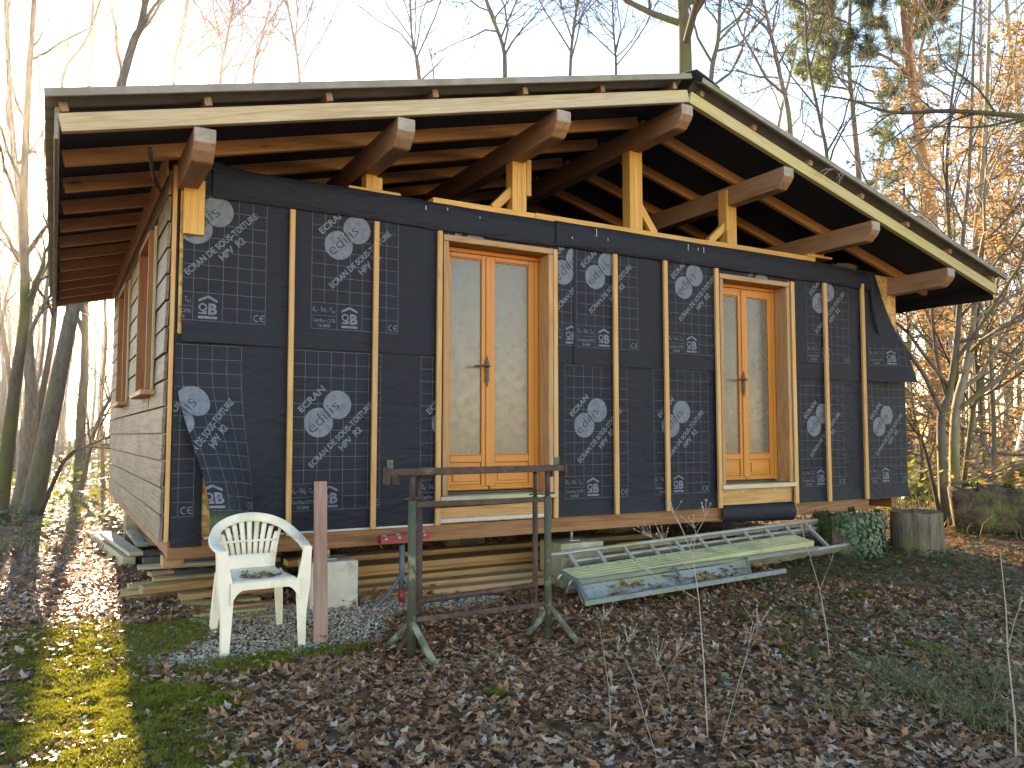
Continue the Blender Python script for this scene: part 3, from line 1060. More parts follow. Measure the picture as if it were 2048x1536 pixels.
def drape(name, x0, x1, prof, seed, nx=50, dz=None):
    """long strip whose cross-section is a list of (y, z)"""
    V, F = [], []
    m = len(prof)
    for i in range(nx + 1):
        x = x0 + (x1 - x0) * i / nx
        for j, (y, z) in enumerate(prof):
            q = 0.012 * mnoise.noise((x * 2.2 + seed, j * 0.5, seed))
            V.append((x, y - abs(q) * 0.8, z + q * 0.5 + (dz(x, j) if dz else 0)))
    for i in range(nx):
        for j in range(m - 1):
            F.append((i * m + j, i * m + j + 1, (i + 1) * m + j + 1, (i + 1) * m + j))
    return link(name, mesh_py(name, V, F, MEMB, True), cabin)


band = [(0.0, 2.450), (-0.030, 2.446), (-0.044, 2.425), (-0.050, 2.36), (-0.050, 2.30), (-0.044, 2.255), (-0.036, 2.235)]
drape('membrane_band', 0.20, 2.96, band, 3.0, dz=lambda x, j: 0.012 * (1 if x < 1.7 else 0) + 0.06 * smooth01((0.5 - x) / 0.5) * (1 if j < 3 else 0))
drape('membrane_band', 2.90, 6.98, [(y - 0.012, z + 0.006) for y, z in band], 8.0, 80, dz=lambda x, j: -0.055 * smooth01((x - 6.2) / 0.7) * (1 - j / 7))
for x_, z_, l_ in ((1.72, 2.40, .03), (1.90, 2.41, .02), (3.30, 2.43, .07), (3.42, 2.36, .02), (4.33, 2.42, .06), (4.45, 2.40, .03), (4.52, 2.41, .05), (2.18, 2.38, .015), (3.05, 2.33, .02)):
    bxo('bird_dropping', x_, x_ + .006, -0.0700, -0.0675, z_ - l_, z_, MESHW, cabin, 0)
# fallen fold at the right end of the band
V, F = [], []
for i in range(15):
    t = i / 14
    for j in range(7):
        a = j / 6 * math.pi * 1.1
        r = 0.035 * (1 - 0.6 * t)
        V.append((6.90 + 0.11 * t + 0.06 * (j / 6 - .3) + 0.012 * math.sin(7 * t), -0.05 - r * math.sin(a) - 0.02 * t, 2.40 + 0.02 * math.cos(a) - 0.62 * t ** 1.1))
for i in range(14):
    for j in range(6):
        F.append((i * 7 + j, i * 7 + j + 1, i * 7 + j + 8, i * 7 + j + 7))
link('membrane_fold', mesh_py('membrane_fold', V, F, MEMB, True), cabin)
# rolled length hanging under the second door
drape('membrane_roll', 4.735, 5.70, [(0.001, 0.016), (-0.020, 0.012), (-0.042, -0.02), (-0.052, -0.06), (-0.046, -0.10), (-0.03, -0.128), (-0.012, -0.138)], 5.0, 24, dz=lambda x, j: -0.004 * j * (x - 4.7))
# insect mesh edging along the foot of the membrane
for a, b in ((0.20, 1.87), (2.90, 4.71), (5.74, 7.30)):
    bxo('insect_mesh', a, b, -0.014, 0.002, -0.0035, 0.010, MESHW, cabin, 0)
bxo('insect_mesh', 1.875, 2.84, -0.014, -0.008, 0.012, 0.038, MESHW, cabin, 0)

# --- vertical battens over the membrane
for x0, x1, zt, z0 in ((0.714, 0.750, 2.235, -0.012), (1.320, 1.358, 2.232, 0.0), (1.826, 1.866, 2.228, 0.0), (2.872, 2.912, 2.205, 0.002), (3.487, 3.530, 2.236, 0.0), (4.050, 4.094, 2.240, 0.0), (4.672, 4.716, 2.236, 0.0), (5.690, 5.738, 2.205, 0.0), (6.175, 6.225, 2.240, 0.0), (6.765, 6.815, 2.33, 0.0)):
    dx = random.uniform(-.004, .004)
    beam('batten', (x0 / 2 + x1 / 2 - dx, -0.050, z0), (x0 / 2 + x1 / 2 + dx, -0.050, zt), x1 - x0, 0.026, W_BATTEN, cabin, up=(0, 1, 0))
q0, q1 = onY(366, 466, -0.05), onY(411, 362, -0.05)
bxo('corner_block', q0.x, q1.x, -0.052, -0.024, q0.z, q1.z, W_POST, cabin)


def onZ(px, py, z):
    d = ray(px, py)
    return CAM + d * ((z - CAM.z) / d.z)


# ------------------------------------------------------------------ white monobloc chair
def sweep(name, pts, wdirs, ws, lips, th, mat, parent, L=False):
    """band swept along pts; wdir = width direction, lip = turn-down depth on both edges (or an L section)"""
    pts = [Vector(p) for p in pts]
    V, F = [], []
    m = len(pts)
    for i, p in enumerate(pts):
        t = (pts[min(i + 1, m - 1)] - pts[max(i - 1, 0)]).normalized()
        w = Vector(wdirs[i]); w = (w - t * w.dot(t)).normalized()
        nn = w.cross(t)
        h, lp = ws[i] / 2, lips[i]
        if L:
            sec = [(-h, -lp), (-h, 0), (h, 0), (h, -th), (-h + th, -th), (-h + th, -lp)]
            if L == 2: sec = [(-a, b) for a, b in sec]
        else:
            sec = [(-h, -lp), (-h, -.004), (-h + .005, 0), (h - .005, 0), (h, -.004), (h, -lp), (h - th, -lp), (h - th, -th), (-h + th, -th), (-h + th, -lp)]
        V += [p + w * a + nn * b for a, b in sec]
        k = len(sec)
    for i in range(m - 1):
        for j in range(k):
            F.append((i * k + j, i * k + (j + 1) % k, (i + 1) * k + (j + 1) % k, (i + 1) * k + j))
    F += [tuple(range(k - 1, -1, -1)), tuple((m - 1) * k + j for j in range(k))]
    me = mesh_py(name, V, F, mat)
    bm = bmesh.new(); bm.from_mesh(me); bmesh.ops.recalc_face_normals(bm, faces=bm.faces); bm.to_mesh(me); bm.free()
    o = link(name, me, parent, WM[parent].copy())
    return auto_smooth(o, 40)


def interp(P, n):
    """Catmull-Rom through tuples of numbers"""
    P = [np.array(p, float) for p in P]
    Q = [2 * P[0] - P[1]] + P + [2 * P[-1] - P[-2]]
    out = []
    for i in range(1, len(Q) - 2):
        for k in range(n):
            t = k / n
            a, b, c, d = Q[i - 1], Q[i], Q[i + 1], Q[i + 2]
            out.append(0.5 * ((2 * b) + (-a + c) * t + (2 * a - 5 * b + 4 * c - d) * t * t + (-a + 3 * b - 3 * c + d) * t ** 3))
    out.append(P[-1])
    return out


fl, fr = on_ground(449, 1316), on_ground(603, 1297)
cbase = (fl + fr) / 2
chair_rz = math.atan2(fr.y - fl.y, fr.x - fl.x) + 0.02
chair = empty('plastic_chair', (cbase.x, cbase.y, cbase.z), chair_rz)
tag(chair, 'weathered white plastic armchair with slatted fan back standing on the gravel', 'chair')
CW = (fr - fl).length / 2
k = CW / 0.235
half = [(-.258, .005, .600, .056, 0), (-.270, .10, .614, .060, 0), (-.270, .20, .630, .060, .1), (-.248, .30, .660, .058, .35), (-.195, .385, .702, .056, .75), (-.105, .43, .734, .056, .95), (0, .445, .745, .056, 1)]
full = half + [(-a, b, c, d, e) for a, b, c, d, e in half[-2::-1]]
S = interp(full, 4)
pts = [(p[0] * k, p[1], p[2]) for p in S]
wd = [Vector(((1 - p[4]) * (1 if p[0] <= 0 else -1), 0, 0)) + Vector((0, -0.30, -1)) * p[4] for p in S]
sweep('back_arch', pts, wd, [p[3] for p in S], [0.018] * len(S), 0.006, PLASTIC, chair)
for s in (-1, 1):
    P = interp([(-.236, .000, 0.0, .042, .05), (-.230, .0, .20, .056, .062), (-.236, .0, .36, .082, .085), (-.245, .0, .43, .074, .085), (-.256, .0, .52, .058, .075), (-.264, .004, .597, .054, .065)], 3)
    sweep('front_leg', [(-s * p[0] * k, p[1] - .012, p[2]) for p in P], [(1.0, 0.0, 0)] * len(P), [p[3] for p in P], [p[4] for p in P], 0.007, PLASTIC, chair, L=1 if s < 0 else 2)
    P = interp([(.205, .455, 0.0, .036, .045), (.190, .425, .20, .048, .05), (.172, .395, .40, .060, .055)], 3)
    sweep('rear_leg', [(s * p[0], p[1], p[2]) for p in P], [(1.0, 0.0, 0)] * len(P), [p[3] for p in P], [p[4] for p in P], 0.007, PLASTIC, chair, L=1 if s < 0 else 2)
# seat: dished plate with turned-down rim
V, F = [], []
n = 14
for j in range(n + 1):
    v = j / n
    for i in range(n + 1):
        u = i / n * 2 - 1
        hw = (0.218 - 0.035 * v) * k
        x, y = u * hw, -0.018 + 0.425 * v
        z = 0.425 - 0.022 * (1 - u * u) * math.sin(math.pi * min(1, v * 1.05)) + 0.006 * v - 0.018 * (max(0, abs(u) - 0.88) / .12) ** 2 - 0.016 * (max(0, 0.1 - v) / .1) ** 2
        V.append((x, y, z))
N = n + 1
F = [(j * N + i, j * N + i + 1, (j + 1) * N + i + 1, (j + 1) * N + i) for j in range(n) for i in range(n)]
me = mesh_py('seat', V, F, PLASTIC, True)
seat = link('seat', me, chair, WM[chair].copy())
md = seat.modifiers.new('s', 'SOLIDIFY'); md.thickness = 0.006; md.offset = -1
# front apron with its arch
V, F = [], []
n = 24
for i in range(n + 1):
    u = i / n * 2 - 1
    zt = 0.415
    zbm = 0.372 - 0.085 * max(0.0, (abs(u) - 0.60) / 0.40) ** 2.2
    for y in (-0.024, -0.012):
        V += [(u * 0.214 * k, y, zt), (u * 0.214 * k, y, zbm)]
F = []
for i in range(n):
    a, b = i * 4, i * 4 + 4
    F += [(a, b, b + 1, a + 1), (a + 2, a + 3, b + 3, b + 2), (a + 1, b + 1, b + 3, a + 3), (a, a + 2, b + 2, b)]
link('apron', mesh_py('apron', V, F, PLASTIC), chair, WM[chair].copy())
# lower back panel, cross band and the fan of slats


def backpt(u, z):
    t = (z - .42) / .40
    return (u, 0.392 + 0.055 * t + 0.012 * (1 - (u / .2) ** 2), z)


def back_plate(name, fl_, fr_, z0, z1, m=4, q=6):
    V, F = [], []
    for j in range(m + 1):
        z = z0 + (z1 - z0) * j / m
        a, b = fl_(z), fr_(z)
        for i in range(q + 1):
            V.append(backpt(a + (b - a) * i / q, z))
    F = [(j * (q + 1) + i, j * (q + 1) + i + 1, (j + 1) * (q + 1) + i + 1, (j + 1) * (q + 1) + i) for j in range(m) for i in range(q)]
    o = link(name, mesh_py(name, V, F, PLASTIC, True), chair, WM[chair].copy())
    md = o.modifiers.new('s', 'SOLIDIFY'); md.thickness = 0.010
    return o


edge = lambda z: 0.150 + 0.065 * max(0.0, (z - .42) / .32) ** 1.5
back_plate('lower_back', lambda z: -edge(z), edge, 0.415, 0.515)
back_plate('cross_band', lambda z: -edge(z), edge, 0.588, 0.602, 1)
for i in range(9):
    c = (i - 4) / 4.0
    cc = lambda z: c * (0.132 + 0.075 * max(0.0, (z - .5) / .25) ** 1.3)
    zt = 0.722 - 0.075 * abs(c) ** 2.2
    back_plate('slat', lambda z: cc(z) - 0.0118 - .018 * (z - .5), lambda z: cc(z) + 0.0118 + .018 * (z - .5), 0.514, zt, 6, 1)
back_plate('back_edge', lambda z: -edge(z) - .004, lambda z: -edge(z) + 0.014, 0.42, 0.665, 6, 1)
back_plate('back_edge', lambda z: edge(z) - .014, lambda z: edge(z) + 0.004, 0.42, 0.665, 6, 1)

# ------------------------------------------------------------------ red decking board leaning on the wall
b0 = on_ground(641, 1287)
b1 = onY(641, 964, -0.035)
vd = (b0 - CAM); vd.z = 0; vd.normalize()
rb = beam('decking_board', b0, b1, 0.088, 0.026, W_RED, None, up=-vd, bev=0.004)
tag(rb, 'reddish grooved decking board leaning upright against the membrane beside the chair', 'board')


# ------------------------------------------------------------------ steel trestles
def trestle(name, pl, pr, ztop, label, rad, m_post, m_bar, m_foot, beamtop, feet, zlow, zup, bartube):
    """pl, pr: foot points of the two posts"""
    ax = (pr - pl); ax.z = 0; L = ax.length; ax.normalize()
    nv = Vector((-ax.y, ax.x, 0))
    t = empty(name, (pl + pr) / 2)
    tag(t, label, 'trestle', None)
    for q, p in enumerate((pl, pr)):
        zsleeve = p.z + zup + 0.022
        tube('post', [(p.x, p.y, p.z + 0.02), (p.x, p.y, zsleeve)], rad, m_post, t)
        tube('inner_tube', [(p.x, p.y, zsleeve - 0.02), (p.x, p.y, ztop)], rad * 0.72, m_bar, t)
        tube('locking_pin', [(p.x - .045, p.y, zsleeve + 0.012), (p.x + .05, p.y - .01, zsleeve + 0.016)], 0.006, m_bar, t, 6)
        for (dx, dn, zz) in feet[q]:
            e = p + ax * dx + nv * dn
            e.z = ground_h(e.x, e.y) - 0.005
            a = p + Vector((0, 0, zz))
            tube('foot', [a, a.lerp(e, 0.5), e], [rad * .75, rad * .85, rad * .9], m_foot, t, 8)
    for z, th, flat in ((zup, 0.032, not bartube), (zlow, 0.030, not bartube)):
        a, b = pl + Vector((0, 0, z)), pr + Vector((0, 0, z))
        if flat:
            beam('cross_bar', a + ax * rad - nv * .004, b - ax * rad - nv * .004, 0.012, th, m_bar, t, bev=.002)
        else:
            tube('cross_bar', [a, b], 0.019, m_bar, t)
    if beamtop:
        a, b = pl.copy() - ax * 0.16, pr.copy() + ax * 0.12
        a.z = b.z = ztop
        mb = MB()
        c = (a + b) / 2
        h = (b - a).length / 2
        mb.box(-h, h, -.03, -.025, -.024, .012); mb.box(-h, h, -.024, .03, .007, .012)
        mb.box(-h - .006, -h + .006, -.04, .04, -.075, .02); mb.box(h - .006, h + .006, -.04, .04, -.06, .02)
        mb.build('head_beam', m_bar, t, axes_matrix(c, ax, (0, 0, 1)))
        for s in ((-1, 1) if not bartube else ()):
            p = c + ax * (s * (h - .03)); p.z = ztop
            mb = MB().box(-.018, .018, .022, .028, .0, .062)
            mb.build('stop_lug', LICHEN, t, axes_matrix(p, ax, (0, 0, 1)))
    return t


pl, pr = on_ground(822, 1325), on_ground(1096, 1284)
ztop = onY(944, 938, (pl.y + pr.y) / 2).z
trestle('trestle', pl, pr, ztop, 'rusty steel trestle with head beam and green flaking posts in front of the other', 0.024, RUSTGREEN, RUST, LICHEN,
        True, {0: [(0.07, -0.19, .235), (-0.04, 0.30, .225)], 1: [(0.13, -0.17, .235), (-0.12, 0.10, .20)]}, 0.235, 0.895, False)
pl2, pr2 = pl + Vector((0.12, 0.17, 0)), pr + Vector((0.04, 0.22, 0))
pl2.z = ground_h(pl2.x, pl2.y); pr2.z = ground_h(pr2.x, pr2.y)
trestle('trestle', pl2, pr2, ztop - 0.015, 'plain rusty tube trestle tucked behind the one with green posts', 0.0185, RUST, RUST, RUST,
        True, {0: [(-0.16, -0.02, .26), (-.02, 0.16, .22)], 1: [(-0.11, -0.13, .26), (.10, .15, .22)]}, 0.30, 0.865, True)

# ------------------------------------------------------------------ roller stand
ft = [on_ground(748, 1222), on_ground(862, 1226), on_ground(830, 1180)]
rc = (ft[0] + ft[1]) / 2 + Vector((0.02, 0.07, 0))
rc.z = ground_h(rc.x, rc.y)
rs = empty('roller_stand', rc)
tag(rs, 'grey tripod roller stand with red roller head tucked under the rim beam', 'roller stand')
zt_ = onY(806, 1090, rc.y).z
tube('column', [rc + Vector((0, 0, .10)), (rc.x, rc.y, zt_)], 0.020, GREYPAINT, rs)
tube('column_foot', [rc + Vector((0, 0, .045)), rc + Vector((0, 0, .13))], 0.022, REDPAINT, rs)
for f in ft:
    mid = rc.lerp(f, .45) + Vector((0, 0, .11))
    V, F = tube_arrays([rc + Vector((0, 0, .24)), mid, f + Vector((0, 0, .008))], 0.014, 6)
    link('leg', mesh_py('leg', V, F, GREYPAINT), rs)
h0, h1 = onY(758, 1079, rc.y), onY(857, 1068, rc.y)
hm = (h0 + h1) / 2
hl_ = (h1 - h0).length
mb = MB().box(-hl_ / 2, hl_ / 2, -.035, -.030, -.028, .022); mb.box(-hl_ / 2, hl_ / 2, .030, .035, -.028, .022); mb.box(-hl_ / 2, hl_ / 2, -.0295, .0295, -.028, -.022)
hd = mb.build('roller_tray', REDPAINT, rs, axes_matrix(hm, h1 - h0, (0, 0, 1)))
for s in (-.4, -.13, .13, .38):
    c = hm + (h1 - h0) * s
    tube('roller', [c + Vector((0, -.028, .012)), c + Vector((0, .028, .012))], 0.016, GALV, rs)
    tube('bolt', [c + Vector((0, -.042, 0)), c + Vector((0, -.034, 0))], 0.011, GALV, rs, 8)


# ------------------------------------------------------------------ concrete piers
def pier(x0, x1, y0, y1, zt, mat, label, prot=0.1):
    zb_ = ground_h((x0 + x1) / 2, y0) - 0.03
    c = Vector(((x0 + x1) / 2, (y0 + y1) / 2, zb_))
    p = empty('concrete_pier', c)
    tag(p, label, 'pier', 'concrete piers under the cabin')
    bxo('block', x0, x1, y0, y1, zb_, zt, mat, p, 0.008)
    bxo('base_plate', c.x - .05, c.x + .05, c.y - .05, c.y + .05, zt + .001, zt + .008, GALV, p, .001)
    tube('threaded_rod', [(c.x, c.y, zt + .009), (c.x, c.y, -0.132)], 0.013, GALV, p)
    bxo('head_plate', c.x - .05, c.x + .05, c.y - .04, c.y + .04, -0.131, -0.1235, GALV, p, .001)
    return p


pier(0.905, 1.245, -0.02, 0.32, -0.215, CONCRETE, 'pale smooth concrete block pier behind the leaning decking board')
pier(2.99, 3.42, 0.02, 0.36, -0.225, CONCRETE2, 'yellowed concrete block pier with rusty rod between trestle and ladder')
pier(5.45, 5.75, 0.22, 0.52, -0.26, CONCRETE2, 'shaded concrete pier under the cabin behind the aluminium ladder')
for x, y in ((1.1, 2.6), (3.4, 2.6), (5.5, 2.6), (7.1, 2.6), (7.05, 0.25), (1.1, 4.9), (3.4, 4.9), (5.5, 4.9), (7.1, 4.9), (0.25, 4.9)):
    pier(x - .16, x + .16, y - .16, y + .16, -0.24, CONCRETE2, 'dim concrete block pier deep in the shadow under the cabin')


# ------------------------------------------------------------------ ladder, scaffold plank, steel frame on the ground
def lay(px0, py0, px1, py1, z):
    return onZ(px0, py0, z), onZ(px1, py1, z)


f0, f1 = onY(1092, 1114, -0.06), onY(1662, 1039, -0.06)
ax = (f1 - f0).normalized()
L = (f1 - f0).length
nv = Vector((0, -0.27, -0.20)).normalized()                        # it lies tipped, rungs sloping towards the viewer
nv = (nv - ax * nv.dot(ax)).normalized()
upv = ax.cross(nv); upv = upv if upv.z > 0 else -upv
lad = empty('ladder', (f0.x, f0.y, ground_h(f0.x, f0.y)))
tag(lad, 'aluminium extension ladder lying tipped along the cabin foot behind the yellow plank', 'ladder')
for q, off, dz, sh in ((0, 0.0, 0.0, 0.0), (1, 0.36, 0.0, 0.0), (2, 0.03, -0.075, 0.25), (3, 0.33, -0.075, 0.25)):
    a = f0 + nv * off + ax * sh + upv * dz; b = a + ax * (L - sh)
    beam('rail', a, b, 0.026, 0.062 if q < 2 else 0.055, ALU, lad, up=upv, bev=.004)
    beam('rail_lip', a + upv * .018 + nv * .0145, b + upv * .018 + nv * 0.0145, 0.003, 0.012, ALU, lad, up=upv, bev=0)
for j in range(int((L - .2) / .28)):
    t = 0.22 + j * 0.28
    a = f0 + ax * t + nv * 0.014
    beam('rung', a, a + nv * 0.332, 0.030, 0.024, ALU, lad, up=upv, bev=.004)
    if j > 1:
        a = f0 + ax * (t + 0.09) + nv * 0.044 - upv * .076
        beam('rung', a, a + nv * 0.272, 0.028, 0.022, ALU, lad, up=upv, bev=.004)

# perforated scaffold plank
c0, c1, c2 = onY(1126, 1138, -0.19), onY(1157, 1158, -0.43), onY(1600, 1087, -0.43)
ax = (c2 - c1).normalized()
LP = (onY(1628, 1083, -0.43) - c1).length
nv = (c0 - c1); nv = nv - ax * nv.dot(ax)
WP = 0.25; nv.normalize()
pk = empty('scaffold_plank', (c1.x, c1.y, ground_h(c1.x, c1.y)))
tag(pk, 'pale yellow perforated metal scaffold plank lying beside the ladder', 'plank')
upv = ax.cross(nv); upv = upv if upv.z > 0 else -upv
Mp = axes_matrix(c1, ax, upv)
mb = MB()
nw = 5
prof = []
for i in range(nw):                                               # shallow longitudinal ribs
    a, b = WP * i / nw, WP * (i + 1) / nw
    prof += [(a + .004, 0.0), (b - .012, 0.0), (b - .008, -.006), (b, -.006)]
prof = [(0, -.06), (0, -.003)] + prof + [(WP, -.003), (WP, -.06)]
V = [(x, y, z) for x in (0, LP) for y, z in prof]
n = len(prof)
F = [(i, i + 1, n + i + 1, n + i) for i in range(n - 1)]
o = link('deck', mesh_py('deck', V, F, PLANKYEL), pk, Mp)
md = o.modifiers.new('s', 'SOLIDIFY'); md.thickness = .003
holes = Flat()
for (v, st, r) in ((0.035, 0.055, .010), (0.075, 0.055, .010), (0.150, 0.16, .009), (0.235, 0.16, .009)):
    for j in range(int(LP / st) - 1):
        cx = 0.06 + j * st + (0.0275 if abs(v - 0.075) < .01 else 0)
        holes.add([(cx + r * math.cos(a * math.pi / 4), v * WP / .30 + r * math.sin(a * math.pi / 4)) for a in range(8)], [(0, i, i + 1) for i in range(1, 7)])
link('hole_rows', mesh_py('hole_rows', [(x, y, 0.0022) for x, y in holes.V], holes.T, HOLE), pk, Mp)
mb = MB().box(-.012, .0, 0, WP, -.075, -.002)
mb.build('end_cap', STEELBLUE, pk, Mp)
for y in (.05, WP - .05):
    V, F = tube_arrays([(0, y, -.03), (-.035, y, -.03), (-.05, y, -.05), (-.045, y, -.085)], .011, 7)
    link('hook', mesh_py('hook', V, F, GALV, True), pk, Mp)

# grey steel frame in front of it
c0, c1, c2, c3 = onY(1151, 1159, -0.47), onY(1170, 1202, -0.78), onY(1572, 1137, -0.78), onY(1636, 1092, -0.47)
fr_ = empty('steel_frame', (c1.x, c1.y, ground_h(c1.x, c1.y)))
tag(fr_, 'grey steel angle-iron frame lying half sunk in dead leaves before the plank', 'frame')


def angle_bar(name, a, b, up=(0, 0, 1), flip=1):
    d = b - a
    mb = MB().box(0, d.length, -.002, .002, -.036, .0); mb.box(0, d.length, .0025 if flip > 0 else -.028, .028 if flip > 0 else -.0025, -.004, .0)
    M = axes_matrix(a, d, up)
    return mb.build(name, STEELBLUE, fr_, M)


angle_bar('side_bar', c1, c2)
angle_bar('side_bar', c0, c3, flip=-1)
angle_bar('end_bar', c0, c1)
for ta, tb in ((0.36, 0.455), (0.66, 0.80)):
    beam('cross_bar', c0.lerp(c3, ta) - Vector((0, 0, .006)), c1.lerp(c2, tb) - Vector((0, 0, .006)), 0.024, 0.010, STEELBLUE, fr_, bev=.001)
V = [c0.lerp(c1, .1), c0.lerp(c1, .72), c0.lerp(c3, .62) + (c1 - c0) * .72, c0.lerp(c3, .66) + (c1 - c0) * .05]
V = [Vector((v.x, v.y, v.z - .035 - (.03 if i in (1, 2) else 0))) for i, v in enumerate(V)]
o = link('deck_sheet', mesh_py('deck_sheet', V, [(0, 1, 2, 3)], PLANKPALE), fr_)
md = o.modifiers.new('s', 'SOLIDIFY'); md.thickness = .004
hs = Flat()
for i in range(1, 26):
    for j in (0.25, 0.55, 0.85):
        a = V[0].lerp(V[3], i / 26).lerp(V[1].lerp(V[2], i / 26), j)
        hs.add([(a.x + .009 * math.cos(q * math.pi / 3), a.y + .009 * math.sin(q * math.pi / 3)) for q in range(6)], [(0, q, q + 1) for q in range(1, 5)])
        if not hasattr(hs, 'Z'): hs.Z = []
        hs.Z += [a.z + .004] * 6
link('hole_rows', mesh_py('hole_rows', [(x, y, z) for (x, y), z in zip(hs.V, hs.Z)], hs.T, HOLE), fr_)

# ------------------------------------------------------------------ planks stored under the cabin
gl = 'long larch plank stored under the cabin behind the trestles'
for i, (y, z, xa, xb, w, h) in enumerate(((0.16, -.525, 1.30, 4.3, .13, .055), (0.34, -.50, 1.35, 4.7, .14, .055), (0.52, -.47, 1.0, 4.4, .14, .05), (0.70, -.43, 1.2, 5.1, .14, .05), (0.88, -.40, 1.45, 4.5, .14, .05), (0.62, -.375, 1.1, 4.0, .20, .045), (1.05, -.36, 1.0, 4.9, .15, .05))):
    o = beam('stored_plank', (xa, y, z), (xb, y + random.uniform(-.05, .08), z), w, h, W_LARCHSTORE)
    tag(o, gl, 'plank', 'larch planks stored under the cabin')
for x in (1.5, 2.9, 4.2):
    o = bxo('stored_bearer', x, x + .08, .42, 1.2, -.575, -.50, W_TREAT2)
    tag(o, 'short timber bearer lying under the stored larch planks', 'bearer', 'bearers under the planks')

# ------------------------------------------------------------------ lumber by the left corner
def board(px0, py0, px1, py1, z, w, h, mat, label, group=None, dz=0.0, name='board', cat='board'):
    a, b = onZ(px0, py0, z), onZ(px1, py1, z + dz)
    o = beam(name, a, b, w, h, mat, bev=.004)
    tag(o, label, cat, group)
    return o


gp = 'short treated boards stacked beside the white chair'
lb = 'short mossy treated board in the loose stack left of the white chair'
LB = [(345, 1252, 560, 1232, -.535, .10, .045, W_TREAT), (346, 1233, 480, 1222, -.535, .10, .035, W_TREAT), (372, 1233, 530, 1218, -.515, .10, .035, W_TREAT),
      (388, 1222, 560, 1204, -.500, .10, .035, W_TREAT2), (338, 1218, 500, 1205, -.525, .10, .04, W_TREAT), (362, 1213, 520, 1200, -.490, .10, .05, W_TREAT),
      (236, 1205, 400, 1190, -.525, .10, .045, W_TREAT), (252, 1200, 430, 1186, -.495, .10, .055, W_TREAT2), (358, 1198, 560, 1176, -.465, .11, .075, W_TREAT2),
      (241, 1186, 420, 1172, -.455, .10, .045, W_TREAT), (255, 1176, 430, 1160, -.430, .09, .06, W_TREAT2), (281, 1180, 560, 1148, -.405, .10, .055, W_TREAT2),
      (305, 1160, 480, 1146, -.385, .10, .03, W_TREAT), (298, 1149, 345, 1144, -.37, .10, .03, W_TREAT2), (275, 1135, 560, 1118, -.40, .12, .03, W_PALE)]
for q in LB:
    board(*q[:5], q[5], q[6], q[7], lb, gp)
# under-floor wide grey planks
for (a, b, c, d) in ((322, 1152, 600, 1128), (285, 1122, 560, 1105), (270, 1108, 520, 1092)):
    board(a, b, c, d, -.42, .20, .03, W_GREY, 'wide grey plank lying flat under the cabin corner', 'grey planks under the corner')
# long beams in the sun
board(258, 1125, 192, 1072, -.47, .11, .10, W_PALE, 'thick pale timber beam lying in the sun along the clad wall', dz=0.0, name='timber_beam', cat='beam')
board(272, 1108, 210, 1066, -.385, .12, .035, W_PALE, 'pale plank resting tilted on top of the thick beam', None, 0.02)
board(285, 1090, 262, 1062, -.42, .11, .04, W_PALE, 'short pale plank end in the sun under the clad wall', 'sunlit plank ends')
board(302, 1088, 288, 1070, -.42, .10, .04, W_PALE, 'short pale plank end in the sun under the clad wall', 'sunlit plank ends')
board(158, 1104, 172, 1082, -.585, .10, .03, W_PALE, 'small offcut of pale board lying alone among sunlit leaves')
board(565, 1290, 700, 1262, -.58, .035, .022, W_TREAT, 'thin mossy lath lying on the gravel behind the decking board', name='lath', cat='lath')
board(525, 1262, 565, 1254, -.575, .07, .03, W_TREAT, 'short mossy offcut lying under the white chair', name='offcut', cat='offcut')
bxo_ = bxo('wood_block', -0.02, 0.11, 0.16, 0.30, -0.195, -0.124, W_CASE)
tag(bxo_, 'brown wood block wedged under the corner of the rim beam', 'block')


# ------------------------------------------------------------------ bird nest on the wall plate
c = onY(1690, 534, -0.05)
mb = MB()
r2 = random.Random(3)
for i in range(420):
    a = r2.uniform(0, 6.28); rr = r2.uniform(.3, 1.0)
    p = Vector((c.x + .16 * rr * math.cos(a), c.y + .06 * rr * math.sin(a), c.z - .012 + r2.uniform(-.02, .03) * (1.2 - rr) + .01))
    d = Vector((-math.sin(a) * .16, math.cos(a) * .07, r2.uniform(-.03, .03))).normalized() * r2.uniform(.02, .06)
    d += Vector((r2.uniform(-.02, .02), r2.uniform(-.02, .02), r2.uniform(-.02, .02)))
    mb.tube([p - d, p + Vector((0, 0, r2.uniform(-.006, .006))), p + d], 0.0016, 3)
tag(mb.build('bird_nest', STRAW), 'small bird nest of dry straw on the wall plate under the eave', 'nest')


